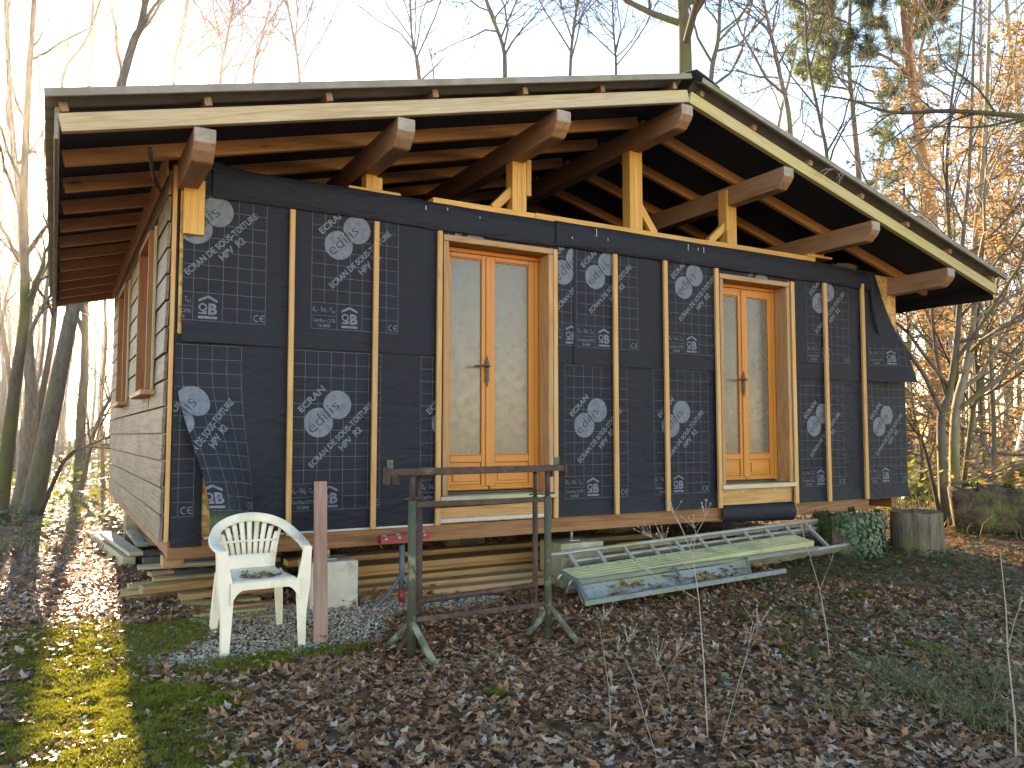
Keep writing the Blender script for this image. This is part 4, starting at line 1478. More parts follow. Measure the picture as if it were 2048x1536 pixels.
# ------------------------------------------------------------------ stumps and logs
def stump(pxl, pxr, pyb, pyt, label, seed, flare=0.1):
    pm = on_ground((pxl + pxr) / 2, pyb)
    dist = (pm - CAM).dot(_fw)
    r = (pxr - pxl) / 2 * dist / FOC
    h = (pyb - pyt) * dist / FOC + 0.05
    ctr = pm + Vector((vdir(pm).x, vdir(pm).y, 0)) * r * 0.9
    s = empty('tree_stump', (ctr.x, ctr.y, pm.z))
    tag(s, label, 'stump')
    V, F = [], []
    n, m = 36, 10
    for j in range(m + 1):
        t = j / m
        for i in range(n):
            a = 2 * math.pi * i / n
            q = 1 + flare * (1 - t) ** 3 * (1 + .7 * math.sin(a * 5 + seed)) + 0.07 * mnoise.noise((math.cos(a) * 2.2, math.sin(a) * 2.2, seed + t * .4)) + 0.035 * mnoise.noise((math.cos(a) * 9, math.sin(a) * 9, seed + t * 1.5))
            zz = pm.z - .03 + (h + .02 * mnoise.noise((math.cos(a) * 3, math.sin(a) * 3, seed))) * t
            V.append((ctr.x + r * q * math.cos(a), ctr.y + r * q * math.sin(a), zz))
    F = [(j * n + i, j * n + (i + 1) % n, (j + 1) * n + (i + 1) % n, (j + 1) * n + i) for j in range(m) for i in range(n)]
    link('bark', mesh_py('bark', V, F, STUMP, True), s)
    top = V[-n:]
    Vt = [(ctr.x, ctr.y, pm.z + h - .05)] + [(ctr.x + (v[0] - ctr.x) * q, ctr.y + (v[1] - ctr.y) * q, v[2] - (.02 if q < 1 else .0)) for q in (.55, 1.0) for v in top]
    Ft = [(0, 1 + i, 1 + (i + 1) % n) for i in range(n)] + [(1 + i, 1 + n + i, 1 + n + (i + 1) % n, 1 + (i + 1) % n) for i in range(n)]
    link('cut_face', mesh_py('cut_face', Vt, Ft, STUMPTOP), s)
    return ctr, r, h, pm.z


def vdir(p):
    d = p - CAM; d.z = 0
    return d.normalized()


ST1 = stump(1640, 1757, 1114, 1043, 'old tree stump overgrown with dark ivy at the end of the ladder', 2.0)
ST2 = stump(1785, 1885, 1110, 1032, 'bare grey tree stump with a split rotten side and moss on its top', 5.0, .06)


def log(px0, py0, px1, py1, r, label, mat, seed, sag=0.0):
    a, b = on_ground(px0, py0), on_ground(px1, py1)
    n = 14
    pts, rad = [], []
    for i in range(n + 1):
        t = i / n
        p = a.lerp(b, t)
        pts.append((p.x, p.y, ground_h(p.x, p.y) + r * .8 + .03 * mnoise.noise((t * 3, seed, 0)) + sag * math.sin(math.pi * t)))
        rad.append(r * (1 + .12 * mnoise.noise((t * 4, seed, 2))))
    V, F = tube_arrays(pts, rad, 20)
    V = [Vector(v) + Vector((0, 0, 1)) * 0 + (Vector(v) - Vector(pts[min(n, i_ // 20)])) * (.22 * mnoise.noise(Vector(v) * 3.5) + .10 * mnoise.noise(Vector(v) * 11)) for i_, v in enumerate(V)]
    o = link('log', mesh_py('log', V, F, mat, True))
    tag(o, label, 'log')
    return a, b


MOSSLOG = m_simple('mossy_bark', (0.14, 0.11, 0.07), (0.08, 0.06, 0.045), 5, 0.9, 0.9, 0.2, stain=(0.17, 0.20, 0.035), stain_amt=0.75, bdist=0.02)
BROWNLOG = m_simple('rotten_log', (0.17, 0.115, 0.07), (0.06, 0.04, 0.028), 9, 0.9, 1.0, 0.2, stain=(0.15, 0.16, 0.05), stain_amt=0.4, bdist=0.05)
LG1 = log(1905, 1062, 2110, 1076, 0.30, 'fat rotten brown log hung with ivy behind the bare stump', BROWNLOG, 1.0)
LG2 = log(1985, 1010, 2110, 1016, 0.13, 'arched mossy log lying across the top of the rotten brown log', MOSSLOG, 2.0, 0.50)
LG3 = log(1800, 1002, 1880, 976, 0.14, 'short mossy log on the ground at the foot of the twin trunks', MOSSLOG, 3.0)

# ------------------------------------------------------------------ picket fence and white ladder in the background
fence = empty('picket_fence', at_range(160, 905, 27.0))
tag(fence, 'old green-grey wooden picket fence among the trees behind the clad wall', 'fence')
fa, fb = at_range(-140, 905, 25.5), at_range(420, 905, 31.0)
fa.z, fb.z = ground_h(fa.x, fa.y), ground_h(fb.x, fb.y)
d = (fb - fa); nP = int(d.length / 0.20)
pkm = None
for i in range(nP):
    p = fa + d * (i / nP); p.z = ground_h(p.x, p.y) - .03
    if pkm is None:
        V = [(-.055, -.012, 0), (.055, -.012, 0), (.055, -.012, .98), (0.025, -.012, 1.06), (-0.025, -.012, 1.06), (-.055, -.012, .98)]
        V += [(x, .012, z) for x, _, z in V]
        pkm = mesh_py('picket', V, [(0, 1, 2, 3, 4, 5), (11, 10, 9, 8, 7, 6)] + [(i_, 6 + i_, 6 + (i_ + 1) % 6, (i_ + 1) % 6) for i_ in range(6)], W_OLD)
    link('picket', pkm, fence, axes_matrix(p, d, (0, 0, 1)) @ Matrix.Rotation(R(random.uniform(-2, 2)), 4, 'Y'))
for z in (.28, .80):
    beam('fence_rail', fa + Vector((0, .05, z)), fb + Vector((0, .05, z)), .03, .07, W_OLD, fence)
wl = on_ground(2024, 943)
wlad = empty('white_ladder', wl)
tag(wlad, 'white painted wooden stepladder standing far back among the trees', 'ladder')
dv = vdir(wl); sd = Vector((dv.y, -dv.x, 0))
for s in (0, 1):
    a = wl + sd * (.50 * s)
    beam('rail', a + Vector((0, 0, .0)), a + sd * (.42 - .17 * s) + dv * .25 + Vector((0, 0, 1.9)), .05, .06, WHITE, wlad)
    beam('prop', a + dv * .9, a + sd * (.42 - .17 * s) + dv * .25 + Vector((0, 0, 1.88)), .04, .05, WHITE, wlad)
for j in range(6):
    t = .04 + j * .15
    a = wl + sd * .42 * t + dv * .25 * t + Vector((0, 0, 1.9 * t)); b = wl + sd * (.50 + .25 * t) + dv * .25 * t + Vector((0, 0, 1.9 * t))
    beam('tread', a, b, .09, .035, WHITE, wlad)

# dry vine twig hanging over the right barge board
p0 = onY(1672, 345, -0.76)
mb = MB()
r2 = random.Random(12)
for k in range(7):
    a = p0 + Vector((r2.uniform(-.12, .16), 0, r2.uniform(-.05, .03)))
    e = a + Vector((r2.uniform(-.22, .05), r2.uniform(-.06, .02), r2.uniform(-.16, -.04)))
    m = a.lerp(e, .5) + Vector((r2.uniform(-.03, .03), -.03, r2.uniform(.0, .05)))
    mb.tube([p0 + Vector((.06, .05, .05)), a, m, e], [.0035, .003, .0024, .0015], 4)
tag(mb.build('vine_twig', STALK), 'dry vine twig hanging over the right barge board', 'twig')

# ------------------------------------------------------------------ ground
def ground_mat():
    t = NT('forest_soil', 0.9, 0.2)
    P = t.coords('Object', False)
    a = t.noise(P, 9.0, 8.0, 0.7)
    b = t.noise(P, 0.6, 4.0)
    c = t.ramp(a, [(0.3, (0.05, 0.030, 0.019)), (0.5, (0.15, 0.085, 0.048)), (0.7, (0.25, 0.145, 0.078))])
    c = t.mix(t.ramp(b, [(0.5, 0.0), (0.7, 0.45)]), c, (0.13, 0.11, 0.04))
    t.set(Base_Color=c)
    t.bump(a, 0.8, 0.03)
    return t.m


xs = np.unique(np.concatenate([np.linspace(-110, -8, 30), np.linspace(-8, 14, 150), np.linspace(14, 40, 60), np.linspace(40, 130, 30)]))
ys = np.unique(np.concatenate([np.linspace(-60, -6, 20), np.linspace(-6, 10, 110), np.linspace(10, 45, 70), np.linspace(45, 130, 30)]))
V = [(x, y, ground_h(x, y)) for y in ys for x in xs]
nx = len(xs)
F = [(j * nx + i, j * nx + i + 1, (j + 1) * nx + i + 1, (j + 1) * nx + i) for j in range(len(ys) - 1) for i in range(nx - 1)]
tag(link('ground', mesh_py('ground', V, F, ground_mat(), True)), kind='structure')


# quick bilinear height lookup for scattered stuff
HX, HY = np.arange(-14, 45, 0.2), np.arange(-7, 48, 0.2)
HT = np.array([[ground_h(x, y) for x in HX] for y in HY])


def hgt(x, y):
    fx = np.clip((x - HX[0]) / 0.2, 0, len(HX) - 1.001)
    fy = np.clip((y - HY[0]) / 0.2, 0, len(HY) - 1.001)
    i, j = fx.astype(int), fy.astype(int)
    u, v = fx - i, fy - j
    return HT[j, i] * (1 - u) * (1 - v) + HT[j, i + 1] * u * (1 - v) + HT[j + 1, i] * (1 - u) * v + HT[j + 1, i + 1] * u * v


def _hash(i, j, seed):
    h = np.sin(i * 127.1 + j * 311.7 + seed * 74.7) * 43758.5453
    return (h - np.floor(h)) * 2 - 1


def vnoise(x, y, f, seed):
    """smooth lattice noise, about -0.8..0.8"""
    x, y = x * f + seed * 13.7, y * f - seed * 5.3
    i, j = np.floor(x), np.floor(y)
    u, v = x - i, y - j
    u, v = u * u * (3 - 2 * u), v * v * (3 - 2 * v)
    return 0.9 * ((_hash(i, j, seed) * (1 - u) + _hash(i + 1, j, seed) * u) * (1 - v) + (_hash(i, j + 1, seed) * (1 - u) + _hash(i + 1, j + 1, seed) * u) * v)


def ell(x, y, cx, cy, rx, ry, rot=0.0):
    dx, dy = x - cx, y - cy
    c, s = math.cos(rot), math.sin(rot)
    return np.hypot((dx * c + dy * s) / rx, (-dx * s + dy * c) / ry)


def wedge(n, d0, d1, a0=-6.0, a1=66.0, power=1.0):
    """random ground points in the field of view (angles measured from +Y at the camera)"""
    a = np.radians(rng.uniform(a0, a1, n))
    d = np.sqrt(rng.uniform(d0 ** 2, d1 ** 2, n)) if power == 1 else d0 + (d1 - d0) * rng.uniform(0, 1, n) ** power
    return CAM.x + d * np.sin(a), CAM.y + d * np.cos(a)


def rot_mats(yaw, tilt, tdir):
    cy, sy = np.cos(yaw), np.sin(yaw)
    Z = np.zeros_like(cy); O = Z + 1
    Rz = np.stack([np.stack([cy, -sy, Z], -1), np.stack([sy, cy, Z], -1), np.stack([Z, Z, O], -1)], -2)
    kx, ky = np.cos(tdir), np.sin(tdir)
    c, s = np.cos(tilt), np.sin(tilt)
    C = 1 - c
    Rt = np.stack([np.stack([c + kx * kx * C, kx * ky * C, ky * s], -1), np.stack([kx * ky * C, c + ky * ky * C, -kx * s], -1), np.stack([-ky * s, kx * s, c], -1)], -2)
    return Rt @ Rz


def scatter(name, T, Ft, x, y, z, size, yaw, tilt, tdir, mat, smooth=False, squash=None):
    """T: (k,nv,3) templates chosen at random, Ft: (nf,3)"""
    n = len(x)
    Tm = T[rng.integers(0, len(T), n)] * size[:, None, None]
    if squash is not None: Tm = Tm * squash[:, None, :]
    Vv = np.einsum('nij,nvj->nvi', rot_mats(yaw, tilt, tdir), Tm) + np.stack([x, y, z], -1)[:, None, :]
    nv = T.shape[1]
    Fv = (Ft[None] + (np.arange(n) * nv)[:, None, None]).reshape(-1, Ft.shape[1])
    return link(name, mesh_np(name, Vv.reshape(-1, 3), Fv, mat, smooth))


def leaf_templates(kind, count, fine=True):
    out = []
    r = np.random.default_rng(11)
    for q in range(count):
        if kind == 'maple':
            ang = np.radians([-90, -58, -30, -12, 8, 30, 52, 72, 90])
            rad = np.array([.30, .42, .36, .62, .40, .85, .46, .60, 1.0])
        elif kind == 'oak':
            ang = np.radians([-90, -70, -45, -20, 5, 25, 48, 66, 90])
            rad = np.array([.95, .35, .34, .24, .42, .30, .55, .52, 1.0])
        else:
            ang = np.radians([-90, -62, -30, -5, 15, 35, 55, 72, 90])
            rad = np.array([.95, .52, .42, .40, .43, .50, .62, .80, 1.05])
        rad = rad * r.uniform(.85, 1.15, 9)
        P = [(math.cos(a) * d, math.sin(a) * d) for a, d in zip(ang, rad)]
        P += [(-math.cos(a) * d * r.uniform(.9, 1.1), math.sin(a) * d) for a, d in list(zip(ang, rad))[-2:0:-1]]
        P = np.array([(0, 0.05)] + P) * 0.5
        c1, c2, c3 = r.uniform(-1.3, 1.7), r.uniform(-.9, 1.1), r.uniform(-.5, .5)
        z = c1 * P[:, 0] ** 2 + c2 * P[:, 1] ** 2 + c3 * P[:, 0] * P[:, 1] + r.uniform(-.05, .05, len(P))
        out.append(np.concatenate([P, z[:, None]], 1))
    n = len(out[0]) - 1
    return np.array(out), np.array([(0, 1 + i, 1 + (i + 1) % n) for i in range(n)])


def leaf_mat(name, stops, rough=0.45, transl=0.25, spec=0.5, tint=(0.5, 0.22, 0.05)):
    t = NT(name, rough, spec)
    isl = t.n('NewGeometry').outputs['Random Per Island']
    c = t.ramp(isl, stops)
    P = t.coords('Object', False)
    n = t.noise(P, 60.0, 4.0)
    c = t.mix(t.math('MULTIPLY', n, 0.28), c, (0.05, 0.028, 0.018))
    t.set(Base_Color=c)
    t.bump(n, 0.5, 0.004)
    if transl:
        tr = t.n('BsdfTranslucent', {'Color': t.mix(0.35, c, tint)})
        mx = t.n('MixShader', {0: transl, 1: t.b.outputs[0], 2: tr.outputs[0]})
        t.t.links.new(mx.outputs[0], t.t.nodes['Material Output'].inputs[0])
    return t.m


LITTER = leaf_mat('dead_leaves', [(0.0, (0.10, 0.043, 0.022)), (0.16, (0.21, 0.084, 0.036)), (0.40, (0.37, 0.150, 0.058)), (0.62, (0.47, 0.205, 0.078)), (0.76, (0.30, 0.170, 0.105)), (0.89, (0.54, 0.345, 0.19)), (1.0, (0.44, 0.35, 0.28))], 0.45, 0.12, 0.5)
LITTER_FAR = leaf_mat('dead_leaves_orange', [(0.0, (0.06, 0.03, 0.018)), (0.3, (0.16, 0.075, 0.03)), (0.6, (0.24, 0.115, 0.045)), (0.85, (0.30, 0.15, 0.05)), (1.0, (0.22, 0.17, 0.10))], 0.40, 0.25)
IVY = leaf_mat('ivy_leaf', [(0.0, (0.014, 0.042, 0.014)), (0.5, (0.030, 0.080, 0.022)), (0.85, (0.050, 0.115, 0.030)), (1.0, (0.10, 0.17, 0.05))], 0.35, 0.12, 0.5, (0.2, 0.35, 0.04))
BRAMBLE = leaf_mat('bramble_leaf', [(0.0, (0.03, 0.06, 0.015)), (0.4, (0.07, 0.12, 0.025)), (0.8, (0.14, 0.17, 0.03)), (1.0, (0.22, 0.19, 0.05))], 0.45, 0.5, 0.5, (0.40, 0.46, 0.06))
MOSS = leaf_mat('moss_tuft', [(0.0, (0.075, 0.092, 0.012)), (0.5, (0.165, 0.182, 0.020)), (1.0, (0.25, 0.25, 0.04))], 0.8, 0.5, 0.2, (0.50, 0.54, 0.04))
GRASS = leaf_mat('grass_blade', [(0.0, (0.04, 0.075, 0.015)), (0.5, (0.09, 0.13, 0.028)), (0.75, (0.19, 0.17, 0.06)), (1.0, (0.33, 0.26, 0.13))], 0.6, 0.35, 0.5, (0.42, 0.42, 0.12))
GRAVELM = leaf_mat('gravel_stone', [(0.0, (0.15, 0.12, 0.085)), (0.3, (0.34, 0.28, 0.195)), (0.6, (0.45, 0.385, 0.275)), (0.85, (0.56, 0.50, 0.39)), (1.0, (0.24, 0.22, 0.20))], 0.75, 0.0, 0.3)

TM, FTM = leaf_templates('maple', 8)
TO, FTO = leaf_templates('oak', 6)
TB, FTB = leaf_templates('plain', 6)
TALL = np.concatenate([TM, TM, TO, TB])
_keep = np.array([0] + list(range(1, TALL.shape[1], 2)))
TFAR = TALL[:, _keep]
FFAR = np.array([(0, 1 + i, 1 + (i + 1) % (len(_keep) - 1)) for i in range(len(_keep) - 1)])


def gravel_mask(x, y):
    return np.minimum(ell(x, y, 0.52, -0.34, 0.78, 0.52, 0.05), ell(x, y, 1.75, -0.12, 0.75, 0.20, 0.1)) + 0.25 * vnoise(x, y, 3.0, 4.0)


def moss_mask(x, y):
    a = ell(x, y, -0.48, -1.15, 0.42, 1.25, 0.05)
    b = ell(x, y, 0.30, -0.92, 0.62, 0.12, 0.02)
    c = ell(x, y, -0.38, -2.25, 0.55, 0.5)
    d = ell(x, y, -0.05, -0.30, 0.32, 0.30)
    return np.minimum(np.minimum(a, b), np.minimum(c, d)) + 0.45 * vnoise(x, y, 3.4, 9.0)


def inside_cabin(x, y):
    return (x > 0.15) & (x < 7.3) & (y > 0.15) & (y < 5.3)


def litter(n, d0, d1, size, name, mat, label, lift=0.02, tilt=0.45, T=TALL, power=1):
    x, y = wedge(n, d0, d1, power=power)
    u = rng.uniform(0, 1, n)
    g, m = gravel_mask(x, y), moss_mask(x, y)
    keep = np.ones(n, bool)
    keep &= ~((g < 1.0) & (u < 0.93))
    keep &= ~((m < 0.95) & (u < 0.72))
    keep &= ~(inside_cabin(x, y) & (u < 0.45))
    x, y = x[keep], y[keep]
    n = len(x)
    s = rng.uniform(size[0], size[1], n) * np.where(rng.uniform(0, 1, n) < .15, .6, 1)
    z = hgt(x, y) + rng.uniform(0.002, lift, n) + 0.012 * (vnoise(x, y, 4.0, 2.0) + .6)
    o = scatter(name, T, FTM if T.shape[1] == TALL.shape[1] else FFAR, x, y, z, s, rng.uniform(0, 6.28, n), np.abs(rng.normal(0, tilt, n)), rng.uniform(0, 6.28, n), mat)
    tag(o, label, 'leaf litter', None, 'stuff')


litter(56000, 1.8, 7.5, (0.032, 0.088), 'leaf_litter', LITTER, 'wet brown fallen maple and oak leaves covering the ground before the cabin', 0.035)
litter(26000, 7.5, 15, (0.05, 0.10), 'leaf_litter', LITTER_FAR, 'fallen leaves on the forest floor around and behind the cabin', 0.04, T=TFAR)
litter(17000, 15, 34, (0.09, 0.17), 'leaf_litter', LITTER_FAR, 'fallen orange leaves on the far forest floor under the trees', 0.05, .5, T=TFAR)

# gravel
n = 20000
x, y = rng.uniform(-0.5, 2.6, n), rng.uniform(-1.05, 0.55, n)
g = gravel_mask(x, y)
k = (g < 1.0) | ((g < 1.35) & (rng.uniform(0, 1, n) < .12))
x, y = x[k], y[k]; n = len(x)
ico = []
bm = bmesh.new(); bmesh.ops.create_icosphere(bm, subdivisions=1, radius=0.5)
base = np.array([v.co[:] for v in bm.verts]); Fi = np.array([[v.index for v in f.verts] for f in bm.faces]); bm.free()
for q in range(8):
    ico.append(base * rng.uniform(.75, 1.2, (len(base), 1)) * np.array([1.0, rng.uniform(.6, .95), rng.uniform(.45, .75)]))
o = scatter('gravel', np.array(ico), Fi, x, y, hgt(x, y) + rng.uniform(-.002, .008, n), rng.uniform(.011, .030, n), rng.uniform(0, 6.28, n), rng.uniform(0, .5, n), rng.uniform(0, 6.28, n), GRAVELM)
tag(o, 'pale gravel patch under and around the white chair', 'gravel', None, 'stuff')

# moss: dense cushions of tiny upright shoots
def shoots(k=6):
    out = []
    for q in range(6):
        P = []
        for j in range(k):
            a = 2 * math.pi * j / k + rng.uniform(-.4, .4)
            l = rng.uniform(.5, 1.0); w = .16
            c, s = math.cos(a), math.sin(a)
            P += [(-s * w, c * w, 0), (s * w, -c * w, 0), (c * l * .75, s * l * .75, l * .8)]
        out.append(P)
    return np.array(out), np.arange(k * 3).reshape(k, 3)


TSH, FSH = shoots()
n = 60000
x, y = rng.uniform(-1.6, 1.1, n), rng.uniform(-3.3, 0.4, n)
m = moss_mask(x, y)
k = (m < 0.9) | ((m < 1.15) & (rng.uniform(0, 1, n) < .3))
x2, y2 = [x[k]], [y[k]]
for (px, py, r) in ((1590, 1322, .11), (1565, 1300, .06), (1580, 1248, .07), (1540, 1228, .06), (990, 1400, .05), (430, 1410, .16), (1490, 1240, .05), (250, 1420, .2), (540, 1330, .12), (1720, 1200, .08), (1850, 1310, .1)):
    p = on_ground(px, py)
    a = rng.uniform(0, 6.28, 900); d = r * np.sqrt(rng.uniform(0, 1, 900))
    x2.append(p.x + d * np.cos(a)); y2.append(p.y + d * np.sin(a) * 1.3)
x, y = np.concatenate(x2), np.concatenate(y2); n = len(x)
z = hgt(x, y) + 0.016 * (1 + vnoise(x, y, 11.0, 6.0)) * (1 + .7 * vnoise(x, y, 2.5, 3.0)) + 0.01
o = scatter('moss', TSH, FSH, x, y, z, rng.uniform(.012, .026, n), rng.uniform(0, 6.28, n), rng.uniform(0, .3, n), rng.uniform(0, 6.28, n), MOSS)
tag(o, 'bright yellow-green moss carpet beside the gravel', 'moss', None, 'stuff')

# ivy: ground cover near the stumps, coat on the first stump, trailing on the log
def ivy_t():
    P = np.array([(0, 0, 0), (.0, -.35, .02), (.42, -.30, -.05), (.50, .08, -.08), (.26, .26, -.02), (0, .62, -.12), (-.26, .26, -.02), (-.50, .08, -.08), (-.42, -.30, -.05)])
    return np.array([P * np.array([1, 1, q]) for q in (1, .3, 1.6, -.6)]), np.array([(0, 1 + i, 1 + (i + 1) % 8) for i in range(8)])


TI, FI = ivy_t()
n = 26000
x, y = wedge(n, 2.3, 11, 24, 64)
d1 = np.hypot(x - ST1[0].x, y - ST1[0].y)
pr_ = 0.9 * np.exp(-d1 / 1.3) + 0.42 * np.clip(vnoise(x, y, 1.3, 5.0) * 2.2 + .35, 0, 1) * np.clip((x - 1.5) / 3, 0, 1) + .02
k = (rng.uniform(0, 1, n) < pr_) & ~inside_cabin(x, y) & (x > 2.2) & ((y > -3.5))
x, y = x[k], y[k]; n = len(x)
A = [x, y, hgt(x, y) + rng.uniform(.02, .07, n)]
sz = rng.uniform(.022, .048, n); til = np.abs(rng.normal(.25, .25, n)); tdr = rng.uniform(0, 6.28, n)
ctr, r, h, zb0 = ST1
m_ = 2600
a = rng.uniform(0, 6.28, m_); zz = rng.uniform(0, 1, m_)
gap = np.array([mnoise.noise((math.cos(q) * 2.5, math.sin(q) * 2.5, w * 1.3)) for q, w in zip(a, zz)])
kk = gap > -.33
a, zz = a[kk], zz[kk]; m_ = len(a)
rr = r * 1.06 + rng.uniform(.0, .05, m_)
B = [ctr.x + rr * np.cos(a), ctr.y + rr * np.sin(a), zb0 + zz * (h + .03)]
tiB = rng.uniform(.9, 1.5, m_); tdB = a + math.pi / 2
q_ = 900
t = rng.uniform(0, 1, q_); aa = rng.uniform(-1.2, 1.9, q_)
C_ = [LG1[0].x + (LG1[1].x - LG1[0].x) * t, LG1[0].y + (LG1[1].y - LG1[0].y) * t - .33 * np.cos(aa), 0]
C_[2] = hgt(C_[0], C_[1]) + .24 + .34 * np.sin(aa)
kq = np.array([mnoise.noise((u * 5, w, 0)) for u, w in zip(t, aa)]) > .0
X = np.concatenate([A[0], B[0], C_[0][kq]]); Y = np.concatenate([A[1], B[1], C_[1][kq]]); Zc = np.concatenate([A[2], B[2], C_[2][kq]])
nq = int(kq.sum())
SZ = np.concatenate([sz, rng.uniform(.025, .05, m_), rng.uniform(.03, .06, nq)])
TL = np.concatenate([til, tiB, rng.uniform(.3, 1.2, nq)]); TD = np.concatenate([tdr, tdB, rng.uniform(0, 6.28, nq)])
o = scatter('ivy', TI, FI, X, Y, Zc, SZ, rng.uniform(0, 6.28, len(X)), TL, TD, IVY)
tag(o, 'dark green ivy creeping over the stump, log and leaf litter', 'ivy', None, 'stuff')


# blades of grass
def blades(x, y, z, hgt_, lean, width, name, label, mat=GRASS):
    n = len(x)
    a = rng.uniform(0, 6.28, n)
    dx, dy = np.cos(a), np.sin(a)
    w = width * rng.uniform(.7, 1.2, n)
    h = hgt_ * rng.uniform(.5, 1.1, n)
    L = lean * rng.uniform(.3, 1.2, n) * h
    sx, sy = -dy * w, dx * w
    pts = []
    for t, ww in ((0, 1), (.4, .9), (.75, .6), (1, 0.05)):
        cx, cy, cz = x + dx * L * t * t, y + dy * L * t * t, z + h * (t - .25 * lean * t * t)
        pts += [np.stack([cx - sx * ww, cy - sy * ww, cz], -1), np.stack([cx + sx * ww, cy + sy * ww, cz], -1)]
    Vv = np.stack(pts, 1).reshape(-1, 3)
    Fq = np.array([(0, 1, 3, 2), (2, 3, 5, 4), (4, 5, 7, 6)])
    o = link(name, mesh_np(name, Vv, (Fq[None] + (np.arange(n) * 8)[:, None, None]).reshape(-1, 4), mat))
    tag(o, label, 'grass', None, 'stuff')


gx, gy = [], []
for (px, py, cnt, r) in ((1830, 1400, 150, .10), (1920, 1440, 140, .12), (1760, 1360, 80, .08), (1990, 1380, 110, .10), (1880, 1330, 70, .08), (1700, 1440, 50, .08), (2040, 1480, 140, .14), (1960, 1300, 60, .1), (1560, 1290, 25, .06), (2080, 1400, 100, .2)):
    p = on_ground(px, py)
    gx.append(p.x + rng.normal(0, r, cnt)); gy.append(p.y + rng.normal(0, r, cnt))
x, y = np.concatenate(gx), np.concatenate(gy)
blades(x, y, hgt(x, y), .19, 1.3, .0030, 'grass', 'tufts of thin green and straw grass growing through the dead leaves')
n = 5200
x, y = wedge(n, 9, 24, -6, 9)
k = vnoise(x, y, .35, 2.2) > -.22
blades(x[k], y[k], hgt(x[k], y[k]), .38, 1.2, .006, 'grass', 'rough dry sunlit grass in the clearing left of the cabin')
n = 6000
x, y = wedge(n, 10.5, 26, 46, 66)
k = vnoise(x, y, .4, 5.2) > -.1
blades(x[k], y[k], hgt(x[k], y[k]), .40, 1.2, .006, 'grass', 'rough dry grass under the thicket right of the cabin')


def bramble(n, d0, d1, a0, a1, hh, label, seed):
    x, y = wedge(n, d0, d1, a0, a1)
    v = vnoise(x, y, .55, seed)
    k = v > .02
    x, y, v = x[k], y[k], v[k]; n = len(x)
    z = hgt(x, y) + rng.uniform(.03, 1, n) ** 1.6 * hh * np.clip(v * 3, .15, 1)
    o = scatter('bramble', TI, FI, x, y, z, rng.uniform(.05, .11, n), rng.uniform(0, 6.28, n), rng.uniform(0, 1.0, n), rng.uniform(0, 6.28, n), BRAMBLE)
    tag(o, label, 'undergrowth', None, 'stuff')


bramble(9000, 10.5, 26, -6, 9, .75, 'yellow-green bramble undergrowth along the picket fence', 7.0)
bramble(9000, 10.0, 28, 45, 66, .8, 'yellow-green bramble undergrowth around the twin trunks and logs', 8.0)


# ------------------------------------------------------------------ dry weed stalks
def stalk(px, py, tops, label, seed, thick=.0016, heads=True):
    r = random.Random(seed)
    b = on_ground(px, py)
    d0 = math.hypot(b.x - CAM.x, b.y - CAM.y)
    s = empty('dry_stalk', b)
    tag(s, label, 'weed', 'dry weed stalks before the cabin')
    mb, hb = MB(), MB()
    main = [at_range(*q, d0 + .02 * i) for i, q in enumerate(tops[0])]
    pts = [b] + main
    n = len(pts)
    mb.tube(pts, [thick * (1 - .6 * i / (n - 1)) for i in range(n)], 5)
    for br in tops[1:]:
        q = [at_range(*p_, d0 + r.uniform(-.02, .05)) for p_ in br]
        mb.tube(q, [thick * .5 * (1 - .5 * i / max(1, len(q) - 1)) for i in range(len(q))], 4)
        e = q[-1]
        for j in range(7 if heads else 3):
            dv = Vector((r.gauss(0, .025), r.gauss(0, .025), r.uniform(.01, .05)))
            mb.tube([q[-2].lerp(e, .6), e + dv], [.0011, .0008], 3)
            if heads:
                c = e + dv
                hb.add([c + Vector(v) * .0040 for v in ((1, 0, 0), (-1, 0, 0), (0, 1, 0), (0, -1, 0), (0, 0, 1.6), (0, 0, -1.2))],
                       [(0, 2, 4), (2, 1, 4), (1, 3, 4), (3, 0, 4), (2, 0, 5), (1, 2, 5), (3, 1, 5), (0, 3, 5)])
    mb.build('stem', STALK, s)
    if heads: hb.build('seed_head', STALK, s)


stalk(1416, 1492, [[(1408, 1330), (1398, 1200), (1385, 1110), (1365, 1060), (1338, 1012)], [(1385, 1110), (1330, 1085), (1285, 1068)], [(1392, 1150), (1340, 1100), (1322, 1073)], [(1378, 1092), (1400, 1055), (1418, 1020)], [(1385, 1110), (1392, 1065), (1386, 1050)], [(1365, 1060), (1352, 1030), (1345, 1022)], [(1398, 1200), (1330, 1160), (1288, 1140)]], 'tallest dry weed stalk with branching seed heads in front of the ladder', 1, .0030)
stalk(1440, 1500, [[(1462, 1420), (1490, 1320), (1510, 1250)], [(1475, 1370), (1495, 1310), (1500, 1270)], [(1490, 1320), (1505, 1290), (1520, 1235)]], 'thin dry weed stalk leaning right beside the tallest one', 2)
stalk(1318, 1530, [[(1290, 1440), (1265, 1350), (1235, 1290)], [(1290, 1440), (1310, 1360), (1318, 1300)], [(1265, 1350), (1250, 1310), (1262, 1270)], [(1300, 1380), (1340, 1330), (1360, 1300)]], 'bushy dry weed with pale seed heads among the dead leaves', 3)
stalk(1222, 1475, [[(1218, 1380), (1205, 1290), (1196, 1240)], [(1218, 1380), (1230, 1320), (1240, 1290)], [(1205, 1290), (1200, 1260), (1212, 1225)]], 'slim dry weed stalk in front of the steel frame corner', 4)
stalk(1345, 1420, [[(1335, 1370), (1310, 1310)], [(1335, 1370), (1350, 1320), (1356, 1290)]], 'low dry weed sprig behind the bushy one', 5)
stalk(1660, 1330, [[(1655, 1270), (1640, 1180), (1610, 1080), (1590, 1000)], [(1640, 1180), (1655, 1140), (1668, 1110)]], 'bare thin twig rising in front of the second door', 6, .003, False)
